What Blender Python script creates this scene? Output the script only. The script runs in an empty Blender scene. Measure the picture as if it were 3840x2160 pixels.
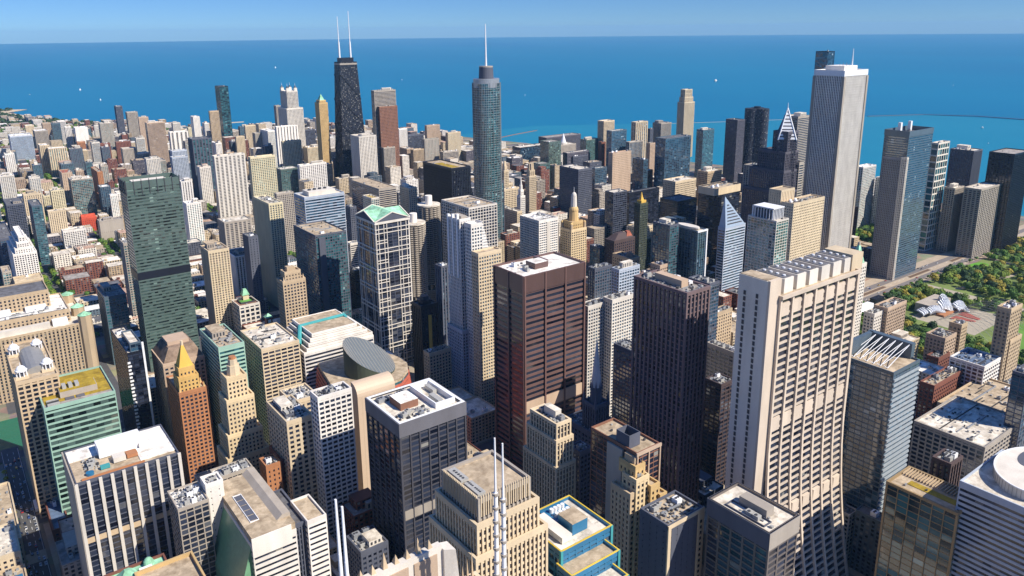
import bpy, math, random
from mathutils import Matrix, Vector
random.seed(7)
R = math.radians
sc = bpy.context.scene
col = sc.collection
# ---------------------------------------------------------------- camera
CAM = Vector((35.7, 33.7, 415.5)); YAW, PITCH, ROLL = R(36.777), R(14.835), R(-0.588)
FWD = Vector((math.sin(YAW)*math.cos(PITCH), math.cos(YAW)*math.cos(PITCH), -math.sin(PITCH)))
RT = Vector((math.cos(YAW), -math.sin(YAW), 0)); UP = RT.cross(FWD)
R2 = RT*math.cos(ROLL)+UP*math.sin(ROLL); U2 = -RT*math.sin(ROLL)+UP*math.cos(ROLL)
cd = bpy.data.cameras.new('camera'); cam = bpy.data.objects.new('camera', cd); col.objects.link(cam)
cd.sensor_width = 36; cd.lens = 27.275; cd.shift_x = 0.00185; cd.shift_y = -0.05246
cd.clip_start = 1; cd.clip_end = 200000
m = Matrix.Identity(4)
for i in range(3):
    m[i][0] = R2[i]; m[i][1] = U2[i]; m[i][2] = -FWD[i]; m[i][3] = CAM[i]
cam.matrix_world = m; sc.camera = cam
def proj(x, y, z):      # picture position on a 3840 x 2160 frame, and depth: only used to choose which repeats are large enough to model singly
    d = Vector((x, y, z))-CAM; w = d.dot(FWD)
    if w < 1: return None
    return 1912.9+2909.3*d.dot(R2)/w, 878.55-2909.3*d.dot(U2)/w, w
# ---------------------------------------------------------------- world, sun
SAZ, SEL = 152, 43
w = bpy.data.worlds.new('World'); sc.world = w; w.use_nodes = True
nt = w.node_tree; nt.nodes.clear()
sky = nt.nodes.new('ShaderNodeTexSky'); sky.sky_type = 'NISHITA'; sky.sun_disc = False
sky.sun_elevation = R(SEL); sky.sun_rotation = R(SAZ); sky.altitude = 0; sky.air_density = 0.6; sky.dust_density = 0.0; sky.ozone_density = 6.0
bg = nt.nodes.new('ShaderNodeBackground'); bg.inputs[1].default_value = 0.078
wo = nt.nodes.new('ShaderNodeOutputWorld'); tint = nt.nodes.new('ShaderNodeVectorMath'); tint.operation = 'MULTIPLY'; tint.inputs[1].default_value = (.47, .68, .94); nt.links.new(sky.outputs[0], tint.inputs[0]); 
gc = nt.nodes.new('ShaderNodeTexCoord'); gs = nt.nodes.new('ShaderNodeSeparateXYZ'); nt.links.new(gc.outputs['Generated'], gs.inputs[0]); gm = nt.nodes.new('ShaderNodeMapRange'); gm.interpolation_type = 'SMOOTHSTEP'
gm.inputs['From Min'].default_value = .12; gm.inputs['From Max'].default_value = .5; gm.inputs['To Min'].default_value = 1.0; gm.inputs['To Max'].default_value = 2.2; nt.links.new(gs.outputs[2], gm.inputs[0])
zen = nt.nodes.new('ShaderNodeVectorMath'); zen.operation = 'SCALE'; nt.links.new(tint.outputs[0], zen.inputs[0]); nt.links.new(gm.outputs[0], zen.inputs['Scale']); nt.links.new(zen.outputs[0], bg.inputs[0]); nt.links.new(bg.outputs[0], wo.inputs[0])  # upper sky, out of view, brightened to add fill light
sl = bpy.data.lights.new('sun', 'SUN'); sl.energy = 5.0; sl.angle = R(0.5); sl.color = (1.0, 0.93, 0.82)
so = bpy.data.objects.new('sun', sl); col.objects.link(so)
sd = Vector((math.sin(R(SAZ))*math.cos(R(SEL)), math.cos(R(SAZ))*math.cos(R(SEL)), math.sin(R(SEL))))
so.rotation_euler = sd.to_track_quat('Z', 'Y').to_euler()
sc.view_settings.view_transform = 'Standard'; sc.view_settings.look = 'None'; sc.view_settings.exposure = 0.46; sc.view_settings.gamma = 1.0
sc.cycles.max_bounces = 5; sc.cycles.diffuse_bounces = 3; sc.cycles.glossy_bounces = 3; sc.cycles.transmission_bounces = 2; sc.cycles.caustics_reflective = False; sc.cycles.caustics_refractive = False
# ---------------------------------------------------------------- materials
def newmat(name):
    m = bpy.data.materials.new(name); m.use_nodes = True; t = m.node_tree
    return m, t, t.nodes['Principled BSDF']
def N(t, typ, **k):
    n = t.nodes.new(typ)
    for a, b in k.items(): setattr(n, a, b)
    return n
def mth(t, op, a, b=None, clamp=False):
    n = t.nodes.new('ShaderNodeMath'); n.operation = op; n.use_clamp = clamp
    for i, v in enumerate((a, b)):
        if v is None: continue
        if isinstance(v, (int, float)): n.inputs[i].default_value = v
        else: t.links.new(v, n.inputs[i])
    return n.outputs[0]
def mixc(t, fac, a, b, typ='MIX'):
    n = t.nodes.new('ShaderNodeMix'); n.data_type = 'RGBA'; n.blend_type = typ
    for i, v in ((0, fac), (6, a), (7, b)):
        if isinstance(v, (int, float)): n.inputs[i].default_value = v
        elif isinstance(v, tuple): n.inputs[i].default_value = (*v[:3], 1)
        else: t.links.new(v, n.inputs[i])
    return n.outputs[2]
WALL = dict(cream=(.62,.51,.35), tan=(.50,.385,.25), gold=(.60,.42,.19), orange=(.43,.19,.085), brick=(.20,.075,.05), brickred=(.50,.07,.03),
  white=(.78,.75,.70), offw=(.67,.63,.56), conc=(.38,.34,.29), slate=(.09,.10,.135), dark=(.012,.014,.024), steel=(.055,.055,.07), steel2=(.16,.14,.13), steel3=(.09,.13,.17),
  brown=(.15,.088,.078), brownp=(.25,.12,.075), dbrown=(.075,.05,.05), dgran=(.095,.09,.115), pink=(.48,.36,.26), green=(.10,.145,.13), green2=(.06,.075,.05), bluew=(.42,.48,.57), graphite=(.06,.06,.075), bronze=(.34,.24,.12),
  copper=(.25,.52,.36), yellow=(.70,.50,.06), teal=(.05,.30,.32), azure=(.03,.17,.32), gilt=(.70,.44,.08), red=(.45,.03,.02), steelbright=(.55,.57,.60), mauve=(.13,.13,.15), chase=(.60,.51,.41), mint=(.30,.48,.39), amber=(.60,.39,.13), ivory=(.64,.57,.38), greyblue=(.22,.23,.27), aqua=(.55,.62,.60), honey=(.68,.54,.33), plum=(.17,.12,.125))
_w = {}
def wall(k):
    if k in _w: return _w[k]
    m, t, b = newmat('wall_'+k); c = WALL[k]; gl = k in ('steel', 'steel2', 'steel3', 'dark', 'green', 'azure', 'brown')
    tc = N(t, 'ShaderNodeTexCoord'); ns = N(t, 'ShaderNodeTexNoise'); ns.inputs['Scale'].default_value = .11; ns.inputs['Detail'].default_value = 5
    mp = N(t, 'ShaderNodeMapping'); mp.inputs['Scale'].default_value = (1, 1, .25)
    t.links.new(tc.outputs['Object'], mp.inputs[0]); t.links.new(mp.outputs[0], ns.inputs[0])
    n2 = N(t, 'ShaderNodeTexNoise'); n2.inputs['Scale'].default_value = 1.3; n2.inputs['Detail'].default_value = 3; t.links.new(tc.outputs['Object'], n2.inputs[0])
    f = mth(t, 'ADD', mth(t, 'MULTIPLY', ns.outputs[0], .75), mth(t, 'MULTIPLY', n2.outputs[0], .35))
    cc = mixc(t, 1.0, c, mixc(t, f, (.60, .575, .55), (1.26, 1.26, 1.26)), 'MULTIPLY')
    oi = N(t, 'ShaderNodeObjectInfo'); cc = mixc(t, 1.0, cc, mixc(t, oi.outputs['Random'], (.88, .87, .86), (1.1, 1.08, 1.05)), 'MULTIPLY')
    t.links.new(cc, b.inputs['Base Color']); b.inputs['Roughness'].default_value = .42 if gl else .82
    b.inputs['Metallic'].default_value = 0.0
    _w[k] = m; return m
GL = dict(gk=((.004,.006,.014),(.028,.036,.06),(.28,.27,.24)), gb=((.006,.015,.035),(.03,.08,.13),(.30,.40,.46)), gg=((.004,.008,.008),(.075,.12,.105),(.25,.36,.30)), gt=((.005,.022,.03),(.035,.13,.15),(.30,.50,.50)))
_g = {}
def glass(k):
    if k in _g: return _g[k]
    m, t, b = newmat('glass_'+k); a, bb, c = GL[k]
    uv = N(t, 'ShaderNodeUVMap'); fl = N(t, 'ShaderNodeVectorMath', operation='FLOOR'); t.links.new(uv.outputs[0], fl.inputs[0])
    oi = N(t, 'ShaderNodeObjectInfo'); cb = N(t, 'ShaderNodeCombineXYZ'); t.links.new(mth(t, 'MULTIPLY', oi.outputs['Random'], 97.0), cb.inputs[2])
    ad = N(t, 'ShaderNodeVectorMath', operation='ADD'); t.links.new(fl.outputs[0], ad.inputs[0]); t.links.new(cb.outputs[0], ad.inputs[1])
    wn = N(t, 'ShaderNodeTexWhiteNoise', noise_dimensions='3D'); t.links.new(ad.outputs[0], wn.inputs[0])
    big = N(t, 'ShaderNodeTexNoise'); big.inputs['Scale'].default_value = .16; big.inputs['Detail'].default_value = 2; t.links.new(ad.outputs[0], big.inputs[0])
    v = mth(t, 'ADD', mth(t, 'MULTIPLY', wn.outputs[0], .6), mth(t, 'MULTIPLY', big.outputs[0], .5))
    rp = N(t, 'ShaderNodeValToRGB'); e = rp.color_ramp.elements; e[0].position = .3; e[0].color = (*a, 1); e[1].position = .9; e[1].color = (*c, 1)
    x = e.new(.66); x.color = (*bb, 1); x2 = e.new(.84); x2.color = (*[q*1.25 for q in bb], 1)
    t.links.new(v, rp.inputs[0]); t.links.new(rp.outputs[0], b.inputs['Base Color'])
    b.inputs['Roughness'].default_value = .08; b.inputs['IOR'].default_value = 1.8 if k == 'gk' else 2.3
    ge = N(t, 'ShaderNodeNewGeometry'); s = N(t, 'ShaderNodeVectorMath', operation='SUBTRACT'); t.links.new(wn.outputs[1], s.inputs[0]); s.inputs[1].default_value = (.5, .5, .5)
    sc_ = N(t, 'ShaderNodeVectorMath', operation='SCALE'); t.links.new(s.outputs[0], sc_.inputs[0]); sc_.inputs['Scale'].default_value = .035
    an = N(t, 'ShaderNodeVectorMath', operation='ADD'); t.links.new(ge.outputs['Normal'], an.inputs[0]); t.links.new(sc_.outputs[0], an.inputs[1])
    nn = N(t, 'ShaderNodeVectorMath', operation='NORMALIZE'); t.links.new(an.outputs[0], nn.inputs[0]); t.links.new(nn.outputs[0], b.inputs['Normal'])
    _g[k] = m; return m
RF = dict(tan=(.44,.35,.24), offw=(.66,.60,.50), white=(.82,.79,.73), slate=(.13,.13,.14), green=(.12,.20,.15), gold=(.50,.36,.10), brick=(.38,.12,.07), blueroof=(.10,.15,.24),
  brownroof=(.24,.17,.12), brownp=(.26,.14,.09), conc=(.33,.30,.27), cream=(.58,.46,.29), pink=(.50,.33,.24), brickred=(.50,.07,.03), moss=(.36,.25,.02), court=(.10,.30,.05), dark=(.03,.03,.035), copper=(.30,.60,.40))
_r = {}
def roofm(k):
    if k in _r: return _r[k]
    m, t, b = newmat('roof_'+k); c = RF[k]
    tc = N(t, 'ShaderNodeTexCoord'); ns = N(t, 'ShaderNodeTexNoise'); ns.inputs['Scale'].default_value = .16; ns.inputs['Detail'].default_value = 8; ns.inputs['Roughness'].default_value = .68
    t.links.new(tc.outputs['Object'], ns.inputs[0])
    vo = N(t, 'ShaderNodeTexVoronoi'); vo.inputs['Scale'].default_value = .13; t.links.new(tc.outputs['Object'], vo.inputs[0])
    rp = N(t, 'ShaderNodeValToRGB'); e = rp.color_ramp.elements; e[0].position = .34; e[0].color = (.62, .58, .53, 1); e[1].position = .58; e[1].color = (1.15, 1.15, 1.15, 1)
    t.links.new(ns.outputs[0], rp.inputs[0])
    cc = mixc(t, 1.0, c, rp.outputs[0], 'MULTIPLY'); vr = N(t, 'ShaderNodeSeparateXYZ'); t.links.new(vo.outputs['Color'], vr.inputs[0]); cc = mixc(t, 1.0, cc, mixc(t, vr.outputs[0], (.8, .79, .78), (1.12, 1.12, 1.12)), 'MULTIPLY')
    t.links.new(cc, b.inputs['Base Color']); b.inputs['Roughness'].default_value = .9
    _r[k] = m; return m
_s = {}
def skin(k, g='gk', wf=.5, hf=.55):            # windows and wall in one material, for the small far buildings
    key = (k, g, wf, hf)
    if key in _s: return _s[key]
    m, t, b = newmat('skin_'+k); c = WALL[k]; a, bb, cc_ = GL[g]
    uv = N(t, 'ShaderNodeUVMap'); sp = N(t, 'ShaderNodeSeparateXYZ'); t.links.new(uv.outputs[0], sp.inputs[0])
    fu = mth(t, 'FRACT', sp.outputs[0]); fv = mth(t, 'FRACT', sp.outputs[1])
    mu = mth(t, 'LESS_THAN', mth(t, 'ABSOLUTE', mth(t, 'SUBTRACT', fu, .5)), wf/2); mv = mth(t, 'LESS_THAN', mth(t, 'ABSOLUTE', mth(t, 'SUBTRACT', fv, .5)), hf/2)
    ge = N(t, 'ShaderNodeNewGeometry'); sn = N(t, 'ShaderNodeSeparateXYZ'); t.links.new(ge.outputs['Normal'], sn.inputs[0])
    mask = mth(t, 'MULTIPLY', mth(t, 'MULTIPLY', mu, mv), mth(t, 'LESS_THAN', mth(t, 'ABSOLUTE', sn.outputs[2]), .3))
    fl = N(t, 'ShaderNodeVectorMath', operation='FLOOR'); t.links.new(uv.outputs[0], fl.inputs[0])
    wn = N(t, 'ShaderNodeTexWhiteNoise', noise_dimensions='3D'); t.links.new(fl.outputs[0], wn.inputs[0])
    rp = N(t, 'ShaderNodeValToRGB'); e = rp.color_ramp.elements; e[0].position = .2; e[0].color = (*a, 1); e[1].position = 1; e[1].color = (*cc_, 1); x = e.new(.75); x.color = (*bb, 1)
    t.links.new(wn.outputs[0], rp.inputs[0])
    oi = N(t, 'ShaderNodeObjectInfo'); wc = mixc(t, 1.0, c, mixc(t, oi.outputs['Random'], (.72, .70, .68), (1.15, 1.12, 1.08)), 'MULTIPLY')
    tc = N(t, 'ShaderNodeTexCoord'); ns = N(t, 'ShaderNodeTexNoise'); ns.inputs['Scale'].default_value = .2; ns.inputs['Detail'].default_value = 4; t.links.new(tc.outputs['Object'], ns.inputs[0])
    wc = mixc(t, 1.0, wc, mixc(t, ns.outputs[0], (.7, .68, .66), (1.25, 1.25, 1.25)), 'MULTIPLY')
    t.links.new(mixc(t, mask, wc, rp.outputs[0]), b.inputs['Base Color'])
    t.links.new(mth(t, 'SUBTRACT', .85, mth(t, 'MULTIPLY', mask, .65)), b.inputs['Roughness'])
    _s[key] = m; return m
def plain(name, c, rough=.8, metal=0.0, var=.2, scale=.3):
    m, t, b = newmat(name); tc = N(t, 'ShaderNodeTexCoord'); ns = N(t, 'ShaderNodeTexNoise'); ns.inputs['Scale'].default_value = scale; ns.inputs['Detail'].default_value = 5
    t.links.new(tc.outputs['Object'], ns.inputs[0])
    t.links.new(mixc(t, ns.outputs[0], tuple(q*(1-var) for q in c), tuple(q*(1+var) for q in c)), b.inputs['Base Color'])
    b.inputs['Roughness'].default_value = rough; b.inputs['Metallic'].default_value = metal
    return m
M_metal = plain('grey_metal', (.32, .33, .34), .5, .3, .3, 1.0)
M_white = plain('white_paint', (.78, .78, .78), .5, 0, .06)
M_unit = plain('unit_grey', (.40, .39, .36), .6, .1, .3, .8)
M_dkunit = plain('unit_dark', (.05, .05, .055), .6, 0, .3, .8)
# ---------------------------------------------------------------- mesh helpers
class MB:
    def __init__(s): s.v = []; s.f = []; s.uv = []
    def quad(s, a, b, c, d, uv=None):
        i = len(s.v); s.v += [a, b, c, d]; s.f.append((i, i+1, i+2, i+3)); s.uv += uv or [(0, 0)]*4
    def poly(s, pts, uv=None):
        i = len(s.v); s.v += list(pts); s.f.append(tuple(range(i, i+len(pts)))); s.uv += uv or [(0, 0)]*len(pts)
    def box(s, x0, x1, y0, y1, z0, z1, bay=4, flr=4, bottom=False, skip=''):
        a, b, c = (x1-x0)/bay, (y1-y0)/bay, z0/flr; d = z1/flr; k = round(x0*7.3+y0*3.1) % 50
        if 's' not in skip: s.quad((x0,y0,z0),(x1,y0,z0),(x1,y0,z1),(x0,y0,z1), [(k,c),(k+a,c),(k+a,d),(k,d)])
        if 'e' not in skip: s.quad((x1,y0,z0),(x1,y1,z0),(x1,y1,z1),(x1,y0,z1), [(k+60,c),(k+60+b,c),(k+60+b,d),(k+60,d)])
        if 'n' not in skip: s.quad((x1,y1,z0),(x0,y1,z0),(x0,y1,z1),(x1,y1,z1), [(k+120,c),(k+120+a,c),(k+120+a,d),(k+120,d)])
        if 'w' not in skip: s.quad((x0,y1,z0),(x0,y0,z0),(x0,y0,z1),(x0,y1,z1), [(k+180,c),(k+180+b,c),(k+180+b,d),(k+180,d)])
        if 't' not in skip: s.quad((x0,y0,z1),(x1,y0,z1),(x1,y1,z1),(x0,y1,z1))
        if bottom: s.quad((x0,y0,z0),(x0,y1,z0),(x1,y1,z0),(x1,y0,z0))
        return s
    def loft(s, p0, z0, p1, z1, bay=4, flr=4, cap=True, u0=0):     # two rings of the same number of points
        n = len(p0); u = u0
        zz0 = (lambda i: z0[i]) if isinstance(z0, (list, tuple)) else (lambda i: z0)
        zz1 = (lambda i: z1[i]) if isinstance(z1, (list, tuple)) else (lambda i: z1)
        for i in range(n):
            j = (i+1) % n; L = math.dist(p0[i], p0[j])/bay
            s.quad((*p0[i], zz0(i)), (*p0[j], zz0(j)), (*p1[j], zz1(j)), (*p1[i], zz1(i)), [(u, zz0(i)/flr), (u+L, zz0(j)/flr), (u+L, zz1(j)/flr), (u, zz1(i)/flr)]); u += L
        if cap: s.poly([(*p1[i], zz1(i)) for i in range(n)])
        return s
    def tube(s, a, b, r0, r1=None, n=6):
        a, b = Vector(a), Vector(b); r1 = r0 if r1 is None else r1; d = (b-a).normalized()
        u = d.orthogonal().normalized(); v = d.cross(u)
        A = [a+(u*math.cos(2*math.pi*i/n)+v*math.sin(2*math.pi*i/n))*r0 for i in range(n)]
        B = [b+(u*math.cos(2*math.pi*i/n)+v*math.sin(2*math.pi*i/n))*r1 for i in range(n)]
        for i in range(n): s.quad(tuple(A[i]), tuple(A[(i+1) % n]), tuple(B[(i+1) % n]), tuple(B[i]))
        s.poly([tuple(q) for q in B]); return s
    def build(s, name, mat, parent=None, smooth=False):
        o0 = parent_world(parent) if parent is not None else Vector((0, 0, 0))
        me = bpy.data.meshes.new(name); me.from_pydata([(p[0]-o0.x, p[1]-o0.y, p[2]-o0.z) for p in s.v], [], s.f)
        ul = me.uv_layers.new(name='UVMap'); ul.data.foreach_set('uv', [c for p in s.uv for c in p]); me.materials.append(mat)
        if smooth: me.polygons.foreach_set('use_smooth', [True]*len(me.polygons))
        me.update(); o = bpy.data.objects.new(name, me); col.objects.link(o)
        if parent is not None: o.parent = parent
        return o
WL = {}
def parent_world(p):
    q = Vector((0, 0, 0))
    while p is not None: q = q+Vector(p.location); p = p.parent
    return q
def root(name, label, cat, x, y, z=0, group=None):
    o = bpy.data.objects.new(name, None); o.location = (x, y, z); o.empty_display_size = 5; col.objects.link(o); o['label'] = label; o['category'] = cat
    if group: o['group'] = group
    return o
def structure(o, kind='structure'): o['kind'] = kind; return o
def ell(cx, cy, rx, ry, n=32, a0=0, p=2.0):
    r = []
    for i in range(n):
        a = a0+2*math.pi*i/n; c, s_ = math.cos(a), math.sin(a)
        r.append((cx+rx*math.copysign(abs(c)**(2/p), c), cy+ry*math.copysign(abs(s_)**(2/p), s_)))
    return r
def rect(x0, x1, y0, y1): return [(x0, y0), (x1, y0), (x1, y1), (x0, y1)]
# ---------------------------------------------------------------- generic tower
DEP = {'V': (.8, .15), 'H': (.12, .32), 'G': (.5, .42), 'C': (.2, .15)}
def lattice(mb, x0, x1, y0, y1, z0, z1, mode, bay, flr, wf, hf):
    pd, sd = DEP[mode]
    for side in 'swne':
        W = (x1-x0) if side in 'sn' else (y1-y0); nb = max(1, round(W/bay)); b = W/nb; pw = (1-wf)*b
        def put(u0, u1, za, zb, d):
            if side == 's': mb.box(x0+u0, x0+u1, y0-d, y0+.05, za, zb, skip='n', bottom=True)
            elif side == 'n': mb.box(x0+u0, x0+u1, y1-.05, y1+d, za, zb, skip='s')
            elif side == 'w': mb.box(x0-d, x0+.05, y0+u0, y0+u1, za, zb, skip='e', bottom=True)
            else: mb.box(x1-.05, x1+d, y0+u0, y0+u1, za, zb, skip='w')
        if pw > .03:
            for i in range(1, nb): put(i*b-pw/2, i*b+pw/2, z0, z1-.4, pd)
        nf = max(1, round((z1-z0)/flr)); f = (z1-z0)/nf; sh = (1-hf)*f
        if sh > .02:
            for k in range(nf): put(.02, W-.02, z0+k*f, z0+k*f+sh, sd)
    pw = max(.5, (1-wf)*bay*.5)
    e = max(pd, sd)+.012
    for cx, cy, sx, sy in ((x0, y0, -1, -1), (x1, y0, 1, -1), (x1, y1, 1, 1), (x0, y1, -1, 1)):
        xa, xb = sorted((cx+sx*e, cx-sx*pw)); ya, yb = sorted((cy+sy*e, cy-sy*pw)); mb.box(xa, xb, ya, yb, z0, z1-.38)
def ring(mb, x0, x1, y0, y1, z0, z1, t=.5):
    mb.box(x0, x1, y0, y0+t, z0, z1); mb.box(x0, x1, y1-t, y1, z0, z1); mb.box(x0, x0+t, y0+t, y1-t, z0, z1); mb.box(x1-t, x1, y0+t, y1-t, z0, z1)
FOOT = []
def block(rt, x0, x1, y0, y1, z0, z1, mode, wk, gk, bay, flr, wf, hf, roof, par=1.0, win=0, tier='', names=('glazing', 'facade')):
    """one storeyed volume: glass core, facade grid, parapet and roof as parts of rt"""
    rnd = random.Random(round(x0*13+y0*7+z1))
    nbx = max(1, round((x1-x0)/bay)); nby = max(1, round((y1-y0)/bay)); nf = max(1, round((z1-z0)/flr)); f = (z1-z0)/nf
    g = MB(); c0, c1 = 0, nf; k = rnd.randint(0, 40)
    bx, by = nbx, nby
    g.quad((x0,y0,z0),(x1,y0,z0),(x1,y0,z1-.5),(x0,y0,z1-.5), [(k,c0),(k+bx,c0),(k+bx,c1),(k,c1)])
    g.quad((x1,y0,z0),(x1,y1,z0),(x1,y1,z1-.5),(x1,y0,z1-.5), [(k+60,c0),(k+60+by,c0),(k+60+by,c1),(k+60,c1)])
    g.quad((x1,y1,z0),(x0,y1,z0),(x0,y1,z1-.5),(x1,y1,z1-.5), [(k+120,c0),(k+120+bx,c0),(k+120+bx,c1),(k+120,c1)])
    g.quad((x0,y1,z0),(x0,y0,z0),(x0,y0,z1-.5),(x0,y1,z1-.5), [(k+180,c0),(k+180+by,c0),(k+180+by,c1),(k+180,c1)])
    go = g.build(names[0], glass(gk), rt)
    l = MB(); lattice(l, x0, x1, y0, y1, z0, z1, mode, bay, flr, wf, hf); l.build(names[1], wall(wk), rt)
    e = max(DEP[mode])+.03
    p = MB(); ring(p, x0-e, x1+e, y0-e, y1+e, z1-min(2.2, (1-hf)*flr+.6), z1+par, .6+e); p.build('parapet', wall(wk), rt)
    MB().box(x0+.1, x1-.1, y0+.1, y1-.1, z1-.9, z1-.5, skip='').build('roof', roofm(roof), rt)
    if win:
        cand = []
        b = (x1-x0)/nbx; b2 = (y1-y0)/nby
        for q in range(nf-1, -1, -1):
            zc = z0+q*f+(1-hf)*f+hf*f/2
            for i in range(nbx): cand.append(('s', x0+(i+.5)*b, y0, zc, b*wf))
            for i in range(nby): cand.append(('w', x0, y0+(i+.5)*b2, zc, b2*wf))
        ok = []
        for cnd in cand:
            pp = proj(cnd[1], cnd[2], cnd[3])
            if pp and 0 < pp[0] < 3840 and 0 < pp[1] < 2160:
                view = abs((CAM.y-cnd[2]) if cnd[0] == 's' else (CAM.x-cnd[1]))/pp[2]
                ok.append((-view*cnd[4]/pp[2], cnd))
        ok.sort(key=lambda q: q[0]); ok = ok[:win]
        mesh = {}
        for _, (sd_, cx, cy, cz, ww) in ok:
            if sd_ not in mesh:
                a = ww/2-.12; h = hf*f/2-.12; mm = MB()
                if sd_ == 's': mm.box(-a, a, -.09, -.03, -h, h, bay=50, flr=50)
                else: mm.box(-.09, -.03, -a, a, -h, h, bay=50, flr=50)
                me = bpy.data.meshes.new('window'); me.from_pydata(mm.v, [], mm.f); ul = me.uv_layers.new(name='UVMap'); ul.data.foreach_set('uv', [.3]*(2*len(mm.uv))); me.materials.append(glass(gk)); mesh[sd_] = me
            o = bpy.data.objects.new('window', mesh[sd_]); o.parent = rt; o.location = (cx-rt.location.x, cy-rt.location.y, cz-rt.location.z); col.objects.link(o)
        go['kind'] = 'stuff'
    return rnd
def clutter(rt, x0, x1, y0, y1, z, nu, rnd, big=0, roof='offw', wk='offw', tiny=0):
    W, D = x1-x0, y1-y0; used = []
    def place(w_, d_):
        for _ in range(30):
            a = x0+rnd.uniform(1.5, max(1.6, W-w_-1.5)); b = y0+rnd.uniform(1.5, max(1.6, D-d_-1.5))
            if a+w_ > x1-.8 or b+d_ > y1-.8: continue
            if all(a+w_ < u[0]-.4 or a > u[1]+.4 or b+d_ < u[2]-.4 or b > u[3]+.4 for u in used):
                used.append((a, a+w_, b, b+d_)); return a, b
        return None
    for _ in range(big):
        w_, d_ = W*rnd.uniform(.35, .55), D*rnd.uniform(.3, .5); q = place(w_, d_)
        if q:
            hgt = rnd.uniform(4, 7); ph = MB().box(q[0], q[0]+w_, q[1], q[1]+d_, z-.6, z+hgt).build('penthouse', wall(wk), rt)
            MB().box(q[0]-.2, q[0]+w_+.2, q[1]-.2, q[1]+d_+.2, z+hgt, z+hgt+.25).build('roof', roofm(roof), ph)
            if w_ > 8:
                lv = MB()
                for i in range(int(w_/3)): lv.box(q[0]+1+i*3, q[0]+2.6+i*3, q[1]-.08, q[1], z+1, z+hgt-1.2)
                lv.build('louvre', M_dkunit, ph)
    for _ in range(nu):
        w_, d_ = rnd.uniform(2.5, 5.5), rnd.uniform(2.5, 5); q = place(w_, d_)
        if q:
            h = rnd.uniform(1.8, 3.4); u = MB().box(q[0], q[0]+w_, q[1], q[1]+d_, z-.5, z+h); un = u.build('rooftop_unit', rnd.choice([M_unit, M_white, M_metal, M_unit]), rt)
            fa = MB(); 
            for i in range(int(w_/2)): fa.loft(ell(q[0]+1.2+i*2, q[1]+d_/2, .8, .8, 10), z+h, ell(q[0]+1.2+i*2, q[1]+d_/2, .8, .8, 10), z+h+.5)
            if fa.f: fa.build('fan', M_dkunit, un)
    if tiny < 12: tiny = min(tiny, 3)
    tn = MB(); tmat = M_metal if rnd.random() < .5 else M_dkunit
    for _ in range(tiny):
        w_, d_ = rnd.uniform(.8, 2), rnd.uniform(.8, 2); q = place(w_, d_)
        if q:
            if True: MB().box(q[0], q[0]+w_, q[1], q[1]+d_, z-.5, z+rnd.uniform(.3, 1.1)).build('roof_vent', rnd.choice((M_metal, M_dkunit, M_unit)), rt)
            else: tn.box(q[0], q[0]+w_, q[1], q[1]+d_, z-.5, z+rnd.uniform(.3, 1.1))
    for _ in range(tiny//4):
        q = place(rnd.uniform(4, max(4.1, min(14, W*.5))), .5)
        if q: tn.box(q[0], used[-1][1], q[1], q[1]+.5, z-.5, z+.5)
    if tiny >= 20 and W > 14 and D > 14:
        du = MB(); ya = y0+D*rnd.uniform(.25, .75); xa = x0+W*rnd.uniform(.15, .3); xb = x0+W*rnd.uniform(.7, .88); du.box(xa, xb, ya, ya+.9, z-.5, z+.9); du.box(xb-.9, xb, ya+.9, min(y1-1, ya+rnd.uniform(4, 9)), z-.5, z+.85); du.build('duct', M_metal, rt)
        pq = MB(); yb = y0+D*rnd.uniform(.1, .9)
        for q in range(3): pq.box(x0+1.5, x1-1.5, yb+q*.45, yb+q*.45+.16, z-.45, z-.1)
        pq.build('pipe_run', M_dkunit, rt)
        rl = MB()
        for (a, b, c, d) in ((x0+1, x1-1, y0+1, y0+1.07), (x0+1, x0+1.07, y0+1, y1-1)): rl.box(a, b, c, d, z+.95, z+1.05); rl.box(a, b, c, d, z+.45, z+.52)
        rl.build('railing', M_metal, rt)
    if tn.f: tn.build('roof_curbs', tmat, rt)
TIP={'parkt': 256.5, 'n900': 268.1, 'rand12': 139.9, 'carb': 150.3, 'jewel': 174.2, 'twopru': 304.4, 'twoprua': 282.9, 'crain': 170.7, 'pitts': 160.7, 'lw': 158.9, 'lwt': 147.0, 'wrig': 106.4, 'trib1': 131.0, 'tribune': 132.4, 'tallcr': 216.1, 'temple_low': 169.3, 'templeb': 128.3, 'deco27': 139.5, 'w77': 195.4, 'c161a': 215.9}
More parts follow.
